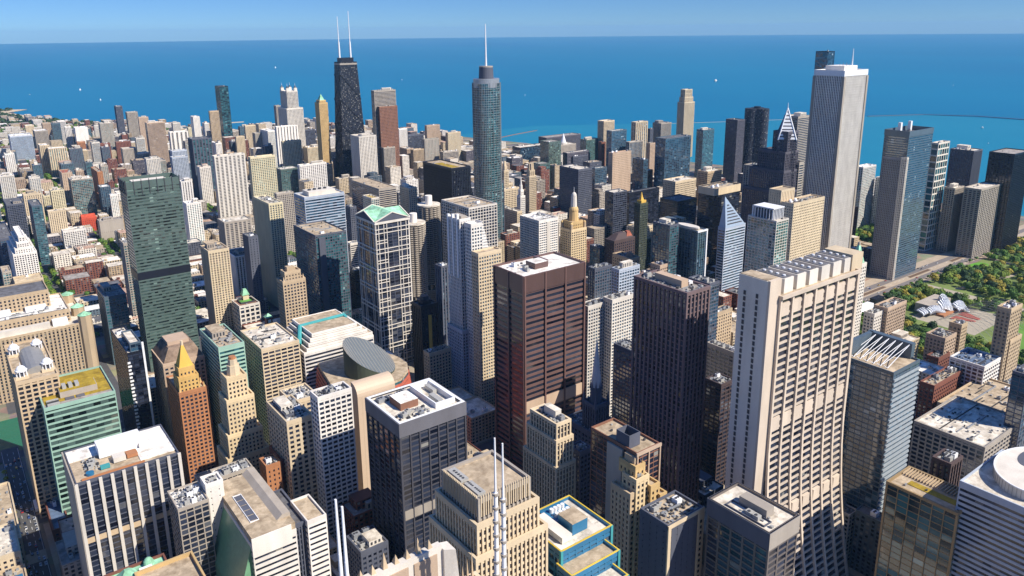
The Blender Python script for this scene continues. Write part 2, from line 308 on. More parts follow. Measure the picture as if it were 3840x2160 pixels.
DATA='''white_pier|77|579|66|52|122|C|slate|gk|7.2|4|.9|.82|tan|p3|broad tower of black glass between white stone piers, cluttered white rooftop, lower left
w2|129|534|20|27|105|C|conc|gk|5|4|.85|.8|white|u2|narrow black glass tower with white roof, between white piered tower and tan sloped roof block
w2n|165|573|27|15|95|C|conc|gk|4|4|.8|.7|white|u3|white flat roof wing dotted with vents behind the narrow black glass tower
oct2|150|541|11|12|112|G|white|gk|5|5|.1|.2|white||pale round topped stair tower beside the narrow black glass tower
brick21a|202|572|11|14|92|G|orange|gk|4|4|.35|.5|tan|u1|orange brick block with stepped roof behind the tan sloped roof building
brick21b|216|577|27|26|90|G|brick|gk|4|4|.35|.5|slate|u2|dark red brick block in shade at foot of the white gridded tower
w20|226|462|20|22|70|G|slate|gk|4|4|.5|.5|offw|p1u2|small dark block with white roof hatches in the street canyon beside the dark steel tower
dark33|256|454|52|48|160|V|graphite|gk|7.4|3.9|.86|.7|offw||black steel office tower with white roof full of machinery boxes, centre foreground
grid120|238|548|27|14|148|G|white|gk|4.6|3.9|.68|.55|slate|u1|slim white gridded tower with square black windows beside the curved top slab
tan8|218|563|20|42|128|G|cream|gk|5|4|.5|.55|offw|p1|cream stone block with white roof and sunken dark plant well, left of gridded tower
tan8b|238|604|22|27|122|G|cream|gk|5|4|.5|.55|offw||lower white roofed cream wing behind the block with sunken plant well
tan9|264|750|38|62|112|G|cream|gk|6.4|3.9|.78|.56|offw|u3|tan stone office block gridded with dark windows, rough white roof, left of striped building
green10|223|748|24|61|125|H|mint|gt|5|4|1|.55|tan|p1|tan roofed building banded in mint green glass with serrated side
brown11|181|789|38|46|105|G|pink|gk|5|4|.5|.5|brownroof||pinkish stone block with brown sloping mansard roof behind the orange pyramid tower
rand12|179|726|23|44|100|G|orange|gk|3.6|3.8|.5|.55|tan||orange brick tower with golden stepped pyramid top
dark14|154|806|14|80|118|C|dark|gk|5|3.8|.95|.8|offw||slender black glass tower with a zigzag column of white slots on its corner
green15|76|740|54|66|112|H|mint|gg|6|5|1|.66|conc||mint green glass block with mustard planted roof and grey penthouse, far left foreground
lant16|61|766|31|102|130|G|tan|gk|5|4|.6|.6|tan||tan stone tower crowned by four white lantern domes round a vaulted roof
p181|216|302|30|31|200|V|conc|gk|2.6|4|.64|.66|tan||stepped granite tower with flat tan roof and slim ribs, bottom centre
one_lasalle|351|404|12|28|150|V|cream|gk|3|3.9|.66|.8|offw|p1u3|cream stone tower with tall vertical window slots, wide dormers of cooling units on roof
temple_low|430|452|30|34|95|G|slate|gk|4|4|.5|.5|slate||grey stone gothic office block carrying the pale church spire
tan26|367|343|21|43|150|C|brownp|gk|6|4|.92|.8|tan||dark bronze glass tower framed in pink stone with grey roof box, right of centre
gap26|397|430|11|12|100|G|slate|gk|4|4|.5|.5|slate||dark grey mid block behind the cream tower with vertical slots
deco27|362|338|11|12|135|G|honey|gk|4|3.9|.45|.6|tan||golden tan stepped brick setback tower in front of the bronze glass tower
slab31|350|300|31|22|128|G|slate|gk|5|4|.12|.2|tan||blank grey party wall slab edged in cream masonry, right of golden setback tower
brick32|351|306|13|12|105|G|tan|gk|4|4|.5|.5|brick|u1|small tan brick block with red rooftop shed at foot of the blank grey slab
mies33|374|248|27|42|142|G|steel2|gk|8.5|3.9|.88|.7|offw||dark framed tower with white roof and sunken machine well, in front of the curving tower
fnp3|444|373|24|50|234|V|plum|gk|4.2|4|.62|.78|conc||tall dark brown ribbed tower with flat grey roof, between purple brown slab and curving tower
daley|445|561|73|45|198|H|brown|gk|26.5|5.5|.97|.5|white||purplish brown steel slab tower with white roof and wide horizontal bands
citadel|580|288|39|39|165|C|steel3|gb|5|4|.95|.75|tan||blue black glass tower with white rooftop trusses, right of the curving tower
gold39|527|212|30|46|110|V|bronze|gt|7.5|4.6|.95|.9|tan||bronze mullioned teal glass block with yellow planted roof, bottom right
round40|532|150|62|65|130|H|bluew|gk|5|3.9|1|.5|offw||blue white striped block with oval white rooftop drum, bottom right corner
tan41|685|257|78|57|80|G|conc|gk|6|4|.7|.6|offw||long tan hotel block with light wells and brick elevator houses
grid42|831|319|38|32|88|G|white|gk|5|4|.7|.62|blueroof||white gridded block with blue flat roof at far right
brick43|772|338|60|13|78|G|brick|gk|4|4|.5|.5|tan|u2|red brown brick block with tan roof beside the white gridded block
brick43b|879|382|26|12|62|G|brick|gk|4|4|.5|.5|slate||low brick block with dark roof behind the red brown brick block
tan45|896|385|26|20|80|G|pink|gk|4|4|.5|.5|tan|u2|old pinkish masonry block with water tanks facing the park
tan45b|946|390|14|13|82|G|tan|gk|4|4|.5|.5|tan|u2|narrow tan masonry block facing the park, right of another with tanks
mather44|869|317|26|12|140|G|tan|gk|4|4|.45|.5|tan||slim tan brick tower with octagonal dark crown at the right edge by the park
mather44b|877|316|27|12|105|G|tan|gk|4|4|.45|.5|tan||stepped lower shaft of tan masonry at the right edge by the park
dark46|739|252|57|12|130|C|slate|gb|5|4|.9|.8|slate||dark blue glass block cut by the right edge of view
orange46|917|462|44|16|88|G|pink|gk|4|4|.5|.5|tan|u2|salmon brick block with plain side wall in front of the park trees
white46|897|467|29|12|84|G|offw|gk|4|4|.5|.5|offw|u1|small cream block squeezed between green peaked tower and salmon brick block
mid47|758|282|92|45|70|G|tan|gk|4|4|.5|.5|tan|u3|tan masonry light court building with brown penthouses behind the long hotel block
mid48|865|279|68|50|60|G|slate|gk|4|4|.5|.5|blueroof|u3|low dark masonry block with blue grey roof at right edge
pitts|865|477|19|12|148|G|offw|gk|4|3.9|.5|.5|tan||white terracotta tower with steep green copper pyramid
col48|584|242|17|12|110|V|dbrown|gk|4|4|.6|.7|slate|u2|dark ribbed tower with white cooling units between long hotel and striped round top block
brown49|567|431|18|17|105|G|dbrown|gk|6|4|.8|.6|tan||dark brown block with flat tan roof behind the tall ribbed tower
grey50|644|476|11|33|100|G|conc|gk|6|4|.7|.5|offw|u3|grey department store block with white roof left of the curving tower
tan51|726|566|32|12|95|G|tan|gk|4|4|.4|.5|tan|u3|cluster of tan rooftops with water tower between ribbed tower and curving tower
k35|516|492|16|24|130|C|slate|gt|4|4|.85|.6|tan||pale glass block with dark louvred top band left of the tall ribbed tower
twin36a|527|564|26|12|150|G|offw|gb|3.2|3.4|.6|.55|offw|u2|white windowed apartment tower with salmon penthouse wall, right of the purple brown slab
twin36b|549|553|30|12|155|G|offw|gb|3.2|3.4|.6|.55|offw|u2|white windowed apartment tower with green terrace, taller of the white pair
g36|670|665|34|12|135|G|bluew|gb|4|3.8|.7|.6|offw|p1|white and blue glass block with white penthouse in front of chocolate domed roof
dk37|683|721|29|12|120|G|slate|gb|4|4|.6|.6|offw|u2|dark block with red rooftop tanks behind the white apartment pair
g38|675|535|16|29|150|C|slate|gb|4|4|.85|.7|slate|u1|dark glass block with blue framed rooftop screen behind the ribbed tower
heritage|820|557|24|40|192|C|offw|gt|4.6|3.5|.9|.84|offw||tall condominium tower with white grid and blue green glass, open white crown
onepru|1005|655|77|22|170|G|cream|gk|4|4|.5|.35|tan||limestone office slab with narrow raised tower in front of the tallest white tower
crain|914|701|45|12|140|H|bluew|gb|4|4|1|.55|offw||white and blue striped tower with sliced diamond peak
millen|839|688|18|47|150|V|steel3|gb|5|3.6|.85|.85|offw||blue glass apartment tower with white edge frame and elliptical rooftop
millen2|809|711|18|30|158|C|slate|gt|5|3.6|.85|.75|offw|p1u1|hazy blue glass tower with small white penthouse behind the elliptical rooftop tower
mich_dark|1043|825|66|32|160|H|dark|gk|5|4|1|.7|tan||black office tower with cream top band and white rooftop dishes
dkslab1|1071|925|50|41|118|H|dark|gk|6|4|1|.7|slate||low wide black office block beside black tower with dishes
dkslab2|1070|1042|81|12|115|H|dark|gk|6|4|1|.7|slate||wide black office slab behind the gold tipped tower
offbox|1179|1026|60|31|125|G|cream|gk|4|4|.5|.5|offw|u2|pale stone hotel block with pinkish domed penthouses
dkglass|1014|1027|34|22|125|C|slate|gk|5|4|.9|.8|offw||dark reflective glass tower left of the gold tipped tower
carb|942|892|17|12|138|G|green2|gk|3.4|3.8|.5|.6|tan||slender dark green tower with gold leaf spire
carblow|955|904|27|23|70|G|green2|gk|4|4|.5|.6|slate||dark stone podium of the gold tipped tower
low39|957|907|35|26|92|G|cream|gk|4|4|.4|.5|offw|u2|cream masonry block behind the dark green tower
rusty|815|821|42|19|112|G|dbrown|gk|4|4|.4|.5|brick||chocolate brick block with red copper gabled roof
oldcarson|786|759|17|35|105|G|tan|gk|4|4|.5|.5|brownroof||rounded tan block with tiered brown roof below the chocolate brick block
pinkcl|794|712|23|16|105|G|pink|gk|4|4|.5|.5|brick|u2|small pink masonry block with domed roof shed
jewel|814|915|31|26|110|G|honey|gk|4|3.8|.5|.55|tan||honey coloured terracotta tower with domed belvedere
jewel_low|691|826|37|35|75|G|honey|gk|4|3.8|.5|.55|tan||honey coloured terracotta office block beside purple brown slab
whitebox|762|931|37|47|130|G|white|gb|4|3.8|.8|.4|white|u1|white boxy tower with pale upright strip and white roof
bluesm|808|844|11|22|98|C|slate|gt|4|4|.85|.7|slate|u1|small blue glass hotel right of the honey coloured terracotta tower
equit|1069|1184|36|58|140|G|slate|gk|3|3.9|.55|.5|offw|u2|grey brown gridded office tower with pale roof behind the domed belvedere
grnglass|1317|1576|41|36|130|C|green|gg|5|3.8|.9|.75|conc||emerald green glass tower near the lake
grnlow|1198|1466|31|25|100|C|green|gt|5|3.8|.9|.7|conc||teal glass hotel below the emerald green glass tower
bridgeb|1129|991|19|17|60|G|conc|gk|4|4|.4|.5|offw||low grey stone hotel behind elliptical rooftop tower
trib1|1046|1405|12|12|110|G|cream|gk|4|4|.5|.6|cream||cream stepped stone tower just right of the silver round tower
trib1b|994|1336|41|12|85|G|cream|gk|4|4|.5|.6|offw|u1|cream lower wing at foot of the silver round tower
wrig|980|1260|11|12|85|G|white|gk|3|4|.5|.6|white||white terracotta clock tower between two stone towers
tribune|1064|1337|18|14|105|G|cream|gk|3|4|.5|.7|cream||gothic stone tower with flying buttress crown
wrig2|930|1206|11|60|70|G|cream|gk|4|4|.5|.5|offw|u2|cream riverside block with long side wall in front of white clock tower
redsign|1046|1232|15|12|55|G|dark|gk|4|4|.5|.5|slate||small dark riverside building with red end wall
g52|1180|1254|35|12|120|C|steel3|gb|5|3.9|.9|.7|offw||dark blue glass block with pale frame beside grey brown gridded tower
tan53|1224|1246|56|12|150|G|pink|gk|4|3.9|.3|.45|pink||tan stone tower with dark central slot and white roof domes
blue54|1309|1234|14|34|128|C|steel3|gb|5|3.9|.9|.8|slate||slate blue glass tower with slanted side right of tan slotted tower
twin55|1344|1203|85|30|175|C|steel3|gb|6|3.9|.9|.85|slate||very dark blue glass office tower with stepped right shoulder
tan56|1267|1020|43|25|135|G|tan|gk|3.5|3.9|.55|.6|offw|p1|tan hotel block with pale penthouse behind black tower with dishes
lit57|1248|894|27|27|165|V|conc|gb|5|3.9|.6|.8|slate|u1|concrete ribbed hotel tower left of the chevron topped tower
twopru|1061|710|25|25|262|G|dgran|gk|3.5|3.9|.6|.6|slate||chevron topped granite tower with white striped triangle and spire
aqua|1346|880|38|30|250|H|conc|gk|6|3.3|1|.6|offw|p1|dark rippled glass tower with white penthouse between chevron tower and tall white tower
aon|1186|703|66|50|346|V|white|gk|3|3.9|.58|.9|white||tallest white marble like tower with fine vertical ribs and notched corners
stregis|1630|1005|28|28|360|C|dark|gb|6|3.6|.95|.9|slate||dark blue unfinished supertall peeking over the tall white tower
bcbs|1295|645|79|40|243|H|steel3|gb|4|3.9|1|.5|slate||broad blue glass office tower with dark shoulder beside the park
park340|1509|694|43|12|205|G|offw|gt|9|12|.8|.85|offw||white framed condominium tower with ladder like teal balconies
harb1|1732|723|38|45|165|V|slate|gb|3|3.5|.6|.7|offw|p1u3|blue grey ribbed slab with stepped white rooftop, right of white framed tower
harb2|1535|666|35|18|122|V|conc|gk|5|3.5|.6|.6|offw|p1|grey concrete apartment tower with strong vertical ribs in front of blue grey slab
harb3|1529|619|85|28|128|V|conc|gk|7|3.5|.65|.5|offw||scalloped bay concrete apartment tower with rooftop drum by the park
harb4|1611|604|70|42|185|V|dark|gk|5|3.5|.7|.7|conc||black glass apartment slab with white rooftop box at right edge
twohr|1573|866|50|19|130|G|white|gt|5|3.5|.6|.7|white||white and green glass condominium stepping down behind the trees
brick58|1476|823|14|12|65|G|brick|gk|4|4|.5|.5|slate||small brown brick house front at foot of the white stepping condominium
lakept|1850|1331|55|41|197|C|dark|gk|4|3.4|.7|.6|slate||black clover plan tower with rounded walls by the lake
nharb|1792|1350|31|38|170|G|dgran|gk|3.5|3.4|.6|.6|slate||purplish brown apartment tower left of the black rounded tower
teal59|1682|1375|45|22|150|C|steel3|gt|5|3.5|.9|.7|offw|p1|teal glass apartment tower with dark west side near the lake
tallcr|1998|1714|48|28|180|V|cream|gk|5|3.5|.45|.6|white||very tall cream tower with open colonnaded crown near the lake
t60|1741|1577|42|32|145|V|conc|gb|4|3.5|.6|.7|conc|p1|grey glass slab with pale flat penthouse left of the tall cream tower
t61|1645|1585|47|17|155|V|cream|gb|8|3.5|.6|.8|offw||cream framed tower with blue grey centre bay and pointed parapet
t62|1712|1592|12|12|130|G|slate|gk|4|3.5|.5|.5|cream||dark narrow tower with cream cap behind slate glass slab
t63|1536|1602|40|24|165|G|cream|gk|4|3.5|.5|.5|offw||cream apartment tower with gabled white crown nearest the lake breakwater
t64|1485|1518|55|19|150|H|steel3|gb|5|3.8|1|.7|offw||blue grey glass office tower with arched stepped top
t65|1524|1490|50|12|120|V|conc|gb|5|3.8|.8|.8|offw||round fronted grey glass block with white cap
t66|1591|1478|19|12|112|G|pink|gk|4|3.5|.4|.5|tan|u1|small brownish tower tucked between grey round front and dark blue tower
t67|1490|1623|50|23|115|C|green|gt|5|3.5|.8|.6|offw|p1|pale aqua glass apartment block with white penthouse
t68|1380|1575|77|18|95|H|dgran|gk|5|3.8|1|.4|offw|u3|low brown office block with speckled white roof below aqua glass block
t69|1507|1579|15|12|112|G|brick|gk|4|3.5|.4|.5|slate||thin brown brick slab beside aqua glass block
t70|1622|1955|147|40|75|G|dgran|gk|4|4|.5|.6|conc|u2|long grey university building with dark roof at lake edge
t71|1396|1570|51|22|85|G|slate|gk|4|4|.5|.6|offw|u2|dark grey building with bright roof panels in front of low brown office block
leo|575|843|44|65|193|G|offw|gk|4.6|4|.72|.74|tan||grey granite gridded tower with square roof well, behind the white stepped tower
c161a|480|719|13|24|216|V|white|gb|3|4|.6|.6|white||white vertical finned shaft of the stepped office tower
c161b|484|703|14|12|213|G|white|gb|3.4|3.8|.55|.55|white||white gridded upper shaft with raked corner of the stepped office tower
c161c|477|680|29|12|187|G|cream|gb|3.4|3.8|.55|.5|tan||cream gridded lower shoulder of the stepped office tower
rib161|485|768|11|12|150|V|slate|gb|4|4|.5|.8|offw||grey ribbed tower with spiky white roof behind the white stepped tower
blk_hotel|453|763|21|20|110|V|dark|gk|4|4|.5|.6|slate||black stone hotel tower with octagonal dark cap below the round balcony towers
low72|447|738|28|12|62|G|cream|gk|4|4|.5|.5|offw|u2|small cream block with terraces at foot of the white stepped tower
w77|448|856|45|49|190|C|slate|gk|11|4|.95|.93|green||dark glass office tower wrapped in pale stone lattice with mint green gables
lw|330|858|26|19|140|G|tan|gk|3.6|3.8|.5|.55|tan||tan deco tower with set back top and mast near the river
u321|423|982|44|74|153|C|slate|gt|3.4|3.9|.8|.75|tan||dark teal glass tower with chamfered corner and tan roof
u353|450|1077|61|39|185|H|bluew|gb|6|4|1|.62|offw||blue banded office tower with white roof equipment behind the dark teal tower
u515|729|1392|38|123|112|H|conc|gk|5|4|1|.55|tan||grey banded wedge topped office block behind the green gabled tower
teal73|660|1288|15|35|120|C|offw|gt|4|3.8|.8|.7|gold||pale green glass tower with yellow roof terrace behind green gabled tower
yel74|738|1289|17|34|128|G|cream|gt|4|3.8|.5|.6|offw|p1|creamy green tower with domed white box roof left of the black steel tower
ibm|659|1013|33|83|212|V|dark|gk|3|3.9|.6|.6|tan||black steel office tower with yellow roof patch left of silver round tower
blk75|617|1287|11|18|110|G|slate|gk|4|4|.4|.5|offw||dark narrow tower in shade beside the blue banded office tower
curv76|571|1197|20|13|70|H|offw|gk|6|3.6|1|.5|white||small white block with wavy balconies behind the dark teal tower
blk77|519|1075|15|17|62|G|dark|gk|5|4|.6|.5|offw|u2|low black block with white roof tanks between teal tower and lattice tower
twin78|427|1160|20|65|165|V|ivory|gb|4|3.3|.6|.6|offw|u2|honey coloured apartment tower with blue glass centre strip and dark east side
grand79|525|1522|48|13|180|G|ivory|gt|4|3.3|.5|.55|offw||pale yellow apartment tower behind the honey coloured one
rib80|516|1727|64|16|158|V|offw|gk|9|3.3|.5|.6|offw|u2|white apartment slab with deep ribbed bays
green81|552|2024|45|39|160|V|slate|gt|7|3.3|.6|.8|slate||dark apartment tower with glowing green window strips
low82|540|1438|32|12|120|G|conc|gk|3.6|3.5|.5|.6|offw||smooth beige tower right of honey coloured apartment tower
dk83|876|1905|38|27|90|V|dgran|gk|5|4|.4|.6|slate||dark grey stone hotel block in front of the black tapered tower
mid84|685|1800|43|35|100|G|green|gt|5|3.8|.6|.6|offw|u1|pale green glass mid rise right of the pale yellow tower
mid85|721|1773|66|13|110|G|white|gk|5|3.5|.5|.6|offw|p1|white mid rise with inset grey glass front left of golden tower
wht86|872|1762|45|46|165|V|offw|gk|4|3.4|.5|.6|offw|p1|tall white ribbed residential tower in front of the black tapered tower
grn87|989|2018|20|35|150|C|conc|gt|5|3.4|.7|.6|offw|u1|pale glass tower half hidden behind white ribbed residential tower
oly|990|1875|52|22|221|G|brownp|gk|3.6|3.8|.4|.5|brownp|u2|pinkish brown granite tower in front of the white topped tower
wtp|983|1887|63|17|262|H|conc|gk|6|3.4|1|.5|white|p1u3|pale grey slab tower with bright white roof behind the brown granite tower
parkt|831|1890|21|26|240|V|gold|gk|3|3.5|.4|.7|gold||slender golden stone tower with green pyramid roof
n900|855|2165|31|50|252|G|offw|gk|4|3.6|.5|.6|white||pale stone tower topped by four lantern turrets
n900b|917|2425|14|19|190|G|conc|gk|4|3.6|.5|.6|conc||grey stepped shoulder left of the four lantern tower
drk88|898|2922|31|52|225|C|dark|gt|8|3.6|.9|.8|slate||tallest dark glass tower on the left shore side with pale bands
brn89|750|2550|27|12|175|G|tan|gk|4|3.6|.5|.6|brownp||tan tower with brown top left of the tallest dark glass tower
cyl90|729|2665|19|32|150|V|white|gk|4|3.4|.3|.6|white||blank white narrow tower alone against the lake
gry91|611|3248|21|30|150|V|slate|gk|4|3.4|.5|.6|white||lone slim grey tower with white cap near the left shore
gry92|657|3305|37|29|120|G|conc|gk|4|3.4|.5|.6|offw||wide pale grey slab right of the lone slim grey tower
bei93|571|2583|51|28|150|H|pink|gk|6|3.4|1|.45|white|p1u1|tall pinkish beige banded apartment slab with white roof boxes
wh94|807|2137|60|12|160|V|white|gk|9|3.4|.35|.8|white||white tower with two dark vertical stripes below the four lantern tower
cr95|775|2013|50|12|135|G|ivory|gt|4|3.4|.5|.55|cream|u2|cream green apartment block in front of striped white tower
wt96|852|2335|27|66|125|G|white|gt|4|3.4|.5|.6|white||white tower with teal glass top left of striped white tower
gr97|926|2252|40|17|130|H|slate|gk|5|3.6|1|.6|slate|p1|dark blue grey slab right of striped white tower
st98|888|2128|40|32|95|G|cream|gt|4|3.4|.5|.5|offw|p1u2|stepped cream tower with pale green top left of golden tower
b99|1263|2097|46|12|130|G|pink|gk|4|3.4|.5|.5|slate||pinkish grey slab tower against the lake, right of brown granite tower
b100|1210|2024|50|13|100|C|conc|gt|5|3.6|.3|.6|green||pale grey block edged in teal glass below pinkish grey slab
b101|1303|2041|46|13|110|G|cream|gt|4|3.4|.5|.5|offw|p1|cream yellow block with hat like penthouse left of silver round tower
b102|1217|2189|28|12|115|G|white|gk|4|3.4|.4|.5|white||white tower just right of the brown granite tower
b103|1248|2204|65|18|90|H|slate|gk|5|3.6|1|.6|slate||wide dark blue slab against the lake behind teal edged block
b104|990|1863|33|44|115|G|conc|gk|4|3.4|.5|.5|offw|u1|pair shaped beige block at foot of the brown granite tower
b105|1143|2012|22|43|80|G|pink|gk|4|3.6|.5|.5|offw|u1|beige office block left of the pair with vertical slots
b106|1147|1981|33|16|80|V|tan|gk|4|3.6|.5|.8|offw||tan block with vertical slots below teal edged block
b107|1252|1989|55|19|62|H|conc|gk|5|3.6|1|.5|offw|u2|long low grey building beneath the cream yellow block
b108|1488|1920|110|40|60|C|dark|gb|5|3.6|.8|.8|offw|u2|long low dark hall building right of silver round tower
c109|371|971|11|12|75|G|cream|gk|4|4|.5|.6|offw||narrow shaded office block below tan deco tower
e1|281|2050|45|40|88|C|conc|gt|4|3.8|.9|.8|offw|p1|blue green glass block with silver roof box, in front of salmon brick slab
e2|274|2125|21|52|95|G|pink|gk|4|3.4|.3|.5|brick||tall salmon brick slab left of blue green glass block
e3|353|2150|11|89|85|G|orange|gk|4|3.4|.3|.5|tan||orange brick slab right of blue green glass block
e4|332|2001|21|34|72|C|steel3|gb|4|3.6|.7|.8|white||small deep blue tower with white roof edge
e5|343|1955|14|12|60|G|white|gt|4|3.4|.5|.6|offw||white block right of the small deep blue tower
e6|140|1886|30|71|78|G|slate|gk|4|3.6|.7|.6|slate|p1|charcoal block with tan east wall at left edge
e7|182|2015|33|32|72|V|cream|gk|4|3.4|.5|.6|cream|p1|cream apartment block behind the blue glass tower at left
e8|165|1658|16|67|112|C|steel3|gt|4|3.6|.9|.7|slate||slim cobalt glass tower on brick base, left side
e9|207|1843|30|16|62|V|cream|gk|4|3.4|.4|.7|offw||cream striped apartment block right of slim cobalt tower
e10|216|1737|39|21|40|G|white|gk|4|3.4|.6|.6|offw||white gridded low block with two bays, left middle
e11|285|1759|43|24|45|G|conc|gk|4|20|.1|.1|conc|p1|large windowless grey warehouse left of the green glass tower
e12|270|1885|29|28|28|G|brickred|gk|4|4|.3|.4|brickred||low bright red brick building with gabled roof
e13|113|1460|32|107|75|G|white|gk|3.4|3.4|.5|.6|white||white ziggurat apartment building at left
e14|103|1347|36|31|60|H|cream|gg|5|4|1|.5|cream||cream and green banded garage block below the white ziggurat
e15|91|1379|11|36|70|C|conc|gt|4|4|.8|.7|tan||teal glass block cut by left edge
e16|105|1587|19|130|75|C|slate|gb|4|4|.8|.6|slate|u1|dark banded block cut by left edge above the teal one
e17|180|1084|25|52|92|C|steel3|gt|4|3.8|.8|.6|conc|p1u1|sapphire glass office block with grey roof left of green glass tower
e18|236|1237|11|30|120|C|conc|gt|4|3.6|.7|.6|offw||slim shaded tower hugging the left side of green glass tower
l300|213|1032|61|37|239|H|green|gg|4|4|1|.5|green||tall green glass office tower with speckled dark windows and open crown
e19|412|1577|26|27|95|G|white|gt|4|3.4|.5|.6|white|p1|white tower with emerald glass panel right of green glass tower
e20|446|1739|21|35|110|V|white|gk|6|3.4|.4|.8|white|p1|white striped tower behind emerald panel tower
e21|442|1448|48|39|78|V|conc|gk|8|3.4|.6|.6|offw|u2|grey octagonal hotel block right of green glass tower
e22|391|1233|33|49|72|V|white|gk|5|3.6|.5|.8|slate|p1u2|white piered block with grey roof deck in front of grey octagonal hotel
e23|313|1087|27|36|128|G|cream|gk|4|3.4|.45|.55|tan|p1|tall narrow cream slab with dark west wall right of green glass tower
e24|335|1048|27|32|55|G|offw|gk|6|6|.6|.6|tan||cream block with rooftop playing court in green and brown
e25|543|2401|27|52|60|H|conc|gt|4|3.6|1|.5|conc|u1|pale green banded block behind the green glass tower
e26|541|2196|39|22|95|G|bluew|gk|4|3.4|.6|.5|offw|u1|blue grey gridded block right of the pinkish banded slab
e27|247|3025|62|72|92|H|bluew|gb|5|3.4|1|.5|white|u2|white and blue banded apartment slab at far left
e28|294|2697|23|51|95|V|cream|gk|5|3.4|.5|.6|white||ivory tower with dark slot beside yellowish slab at far left
e29|311|2658|46|35|88|V|cream|gt|6|3.4|.5|.8|white||yellowish slab with green glass side at far left
e30|335|3206|39|62|85|G|conc|gk|4|3.4|.5|.5|white||grey boxy tower with white roof rim at far left
e31|329|3424|27|35|85|G|cream|gk|4|3.4|.4|.5|white||cream tower near the wooded shore at far left
e32|389|3463|29|32|85|G|pink|gk|4|3.4|.4|.5|tan||pinkish narrow tower near the wooded shore at far left
e33|433|3405|26|28|95|H|white|gk|5|3.4|1|.5|white||white and pink pinstriped tower near the wooded shore
e34|456|3169|39|36|90|G|white|gk|4|3.4|.2|.5|white|u1|blank white wide tower near the wooded shore
e35|520|3063|40|30|110|G|conc|gt|4|3.4|.5|.5|white|p1|grey green gridded tower behind the brick houses
e36|656|2678|54|20|105|V|white|gk|12|3.4|.4|.8|white||white tower with twin black glass stripes left of blank white tower
e37|588|2390|40|24|85|G|bluew|gk|4|3.4|.6|.5|offw||silver grey block below the twin striped tower
e38|640|3029|31|12|125|G|pink|gk|4|3.4|.4|.5|offw|p1|pinkish tower with white top behind the banded slab
e39|469|2894|46|20|60|G|brick|gk|4|3.4|.4|.5|brick|u1|red brick apartment block with stepped top in the left quarter
e40|507|2743|42|17|80|G|brick|gk|4|3.4|.4|.5|offw|u1|dark red tower with white crown left of the banded slab
e41|433|2994|23|22|60|G|orange|gk|4|3.4|.4|.5|offw||orange brick narrow block in the left quarter
e42|506|2647|38|32|70|G|conc|gk|4|3.4|.5|.5|offw||grey concrete block below the dark red tower
e43|390|2817|44|22|55|H|cream|gk|5|3.4|1|.4|offw|u1|cream banded block below orange brick narrow block
e44|527|2654|68|31|50|C|offw|gt|5|3.6|.9|.7|offw||low wide blue glass block with white frame left of banded slab
e45|379|1120|13|24|130|G|slate|gk|4|3.6|.3|.5|slate||dark shaded narrow slab beside honey coloured apartment tower
e46|861|2565|33|12|120|G|cream|gk|4|3.4|.4|.5|tan||sandy tower right of the tallest dark glass tower
e47|785|2426|25|12|105|G|cream|gk|4|3.4|.4|.5|tan||sandy shorter block right of the tallest dark glass tower
e48|831|2388|31|24|115|G|conc|gt|4|3.4|.4|.5|offw||grey green slab left of white teal topped tower
e49|891|2472|29|12|105|G|slate|gk|4|3.4|.4|.5|offw||dark narrow slab beside white teal topped tower'''
WINB = {'tan9': 100, 'grid120': 100, 'rand12': 90, 'lant16': 90, 'one_lasalle': 90, 'deco27': 60, 'brick32': 40, 'tan8': 60, 'tan8b': 40, 'brick21a': 40, 'dark33': 100, 'mies33': 100, 'fnp3': 100, 'leo': 90, 'p181': 60, 'grid42': 70, 'brick43': 60, 'tan41': 70, 'lw': 60, 'white_pier': 100, 'green15': 80, 'gold39': 80, 'w2': 60, 'heritage': 60, 'k35': 40, 'whitebox': 40}
def kind_of(lab):
    l = ' '+lab.split(',')[0]+' '
    for k, nm, ct in (('clock tower', 'clock_tower', 'clock tower'), ('warehouse', 'warehouse', 'warehouse'), ('garage', 'parking_garage', 'garage'), ('hotel tower', 'hotel_tower', 'hotel'), ('hotel', 'hotel_building', 'hotel'),
        ('apartment tower', 'apartment_tower', 'tower'), ('apartment', 'apartment_building', 'apartment building'), ('condominium', 'apartment_tower', 'tower'), ('residential', 'apartment_tower', 'tower'),
        ('church', 'church_building', 'church'), ('store', 'store_building', 'building'), ('house', 'town_house', 'house'), ('wing', 'building_wing', 'building'), ('mart', 'mart_building', 'building'),
        ('supertall', 'skyscraper', 'skyscraper'), ('office tower', 'office_tower', 'tower'), ('tower', 'tower_building', 'tower'), ('slab', 'slab_building', 'building'), ('office', 'office_building', 'building')):
        if k in l: return nm, ct
    return 'city_building', 'building'
B = {}
def setb(n, x, y, wx, wy, H, rt): B[n] = (x, x+wx, y, y+wy, H, rt)
NOCLUT = {'white_pier','dark33','mies33','daley','green15','gold39','round40','citadel','brown11','e24','l300','u353','heritage','millen','crain','tan26','ibm','rand12','blk_hotel','n900','aon'}
SPECIAL = {'p181', 'c161a', 'c161b', 'c161c', 'w77', 'lant16', 'parkt'}
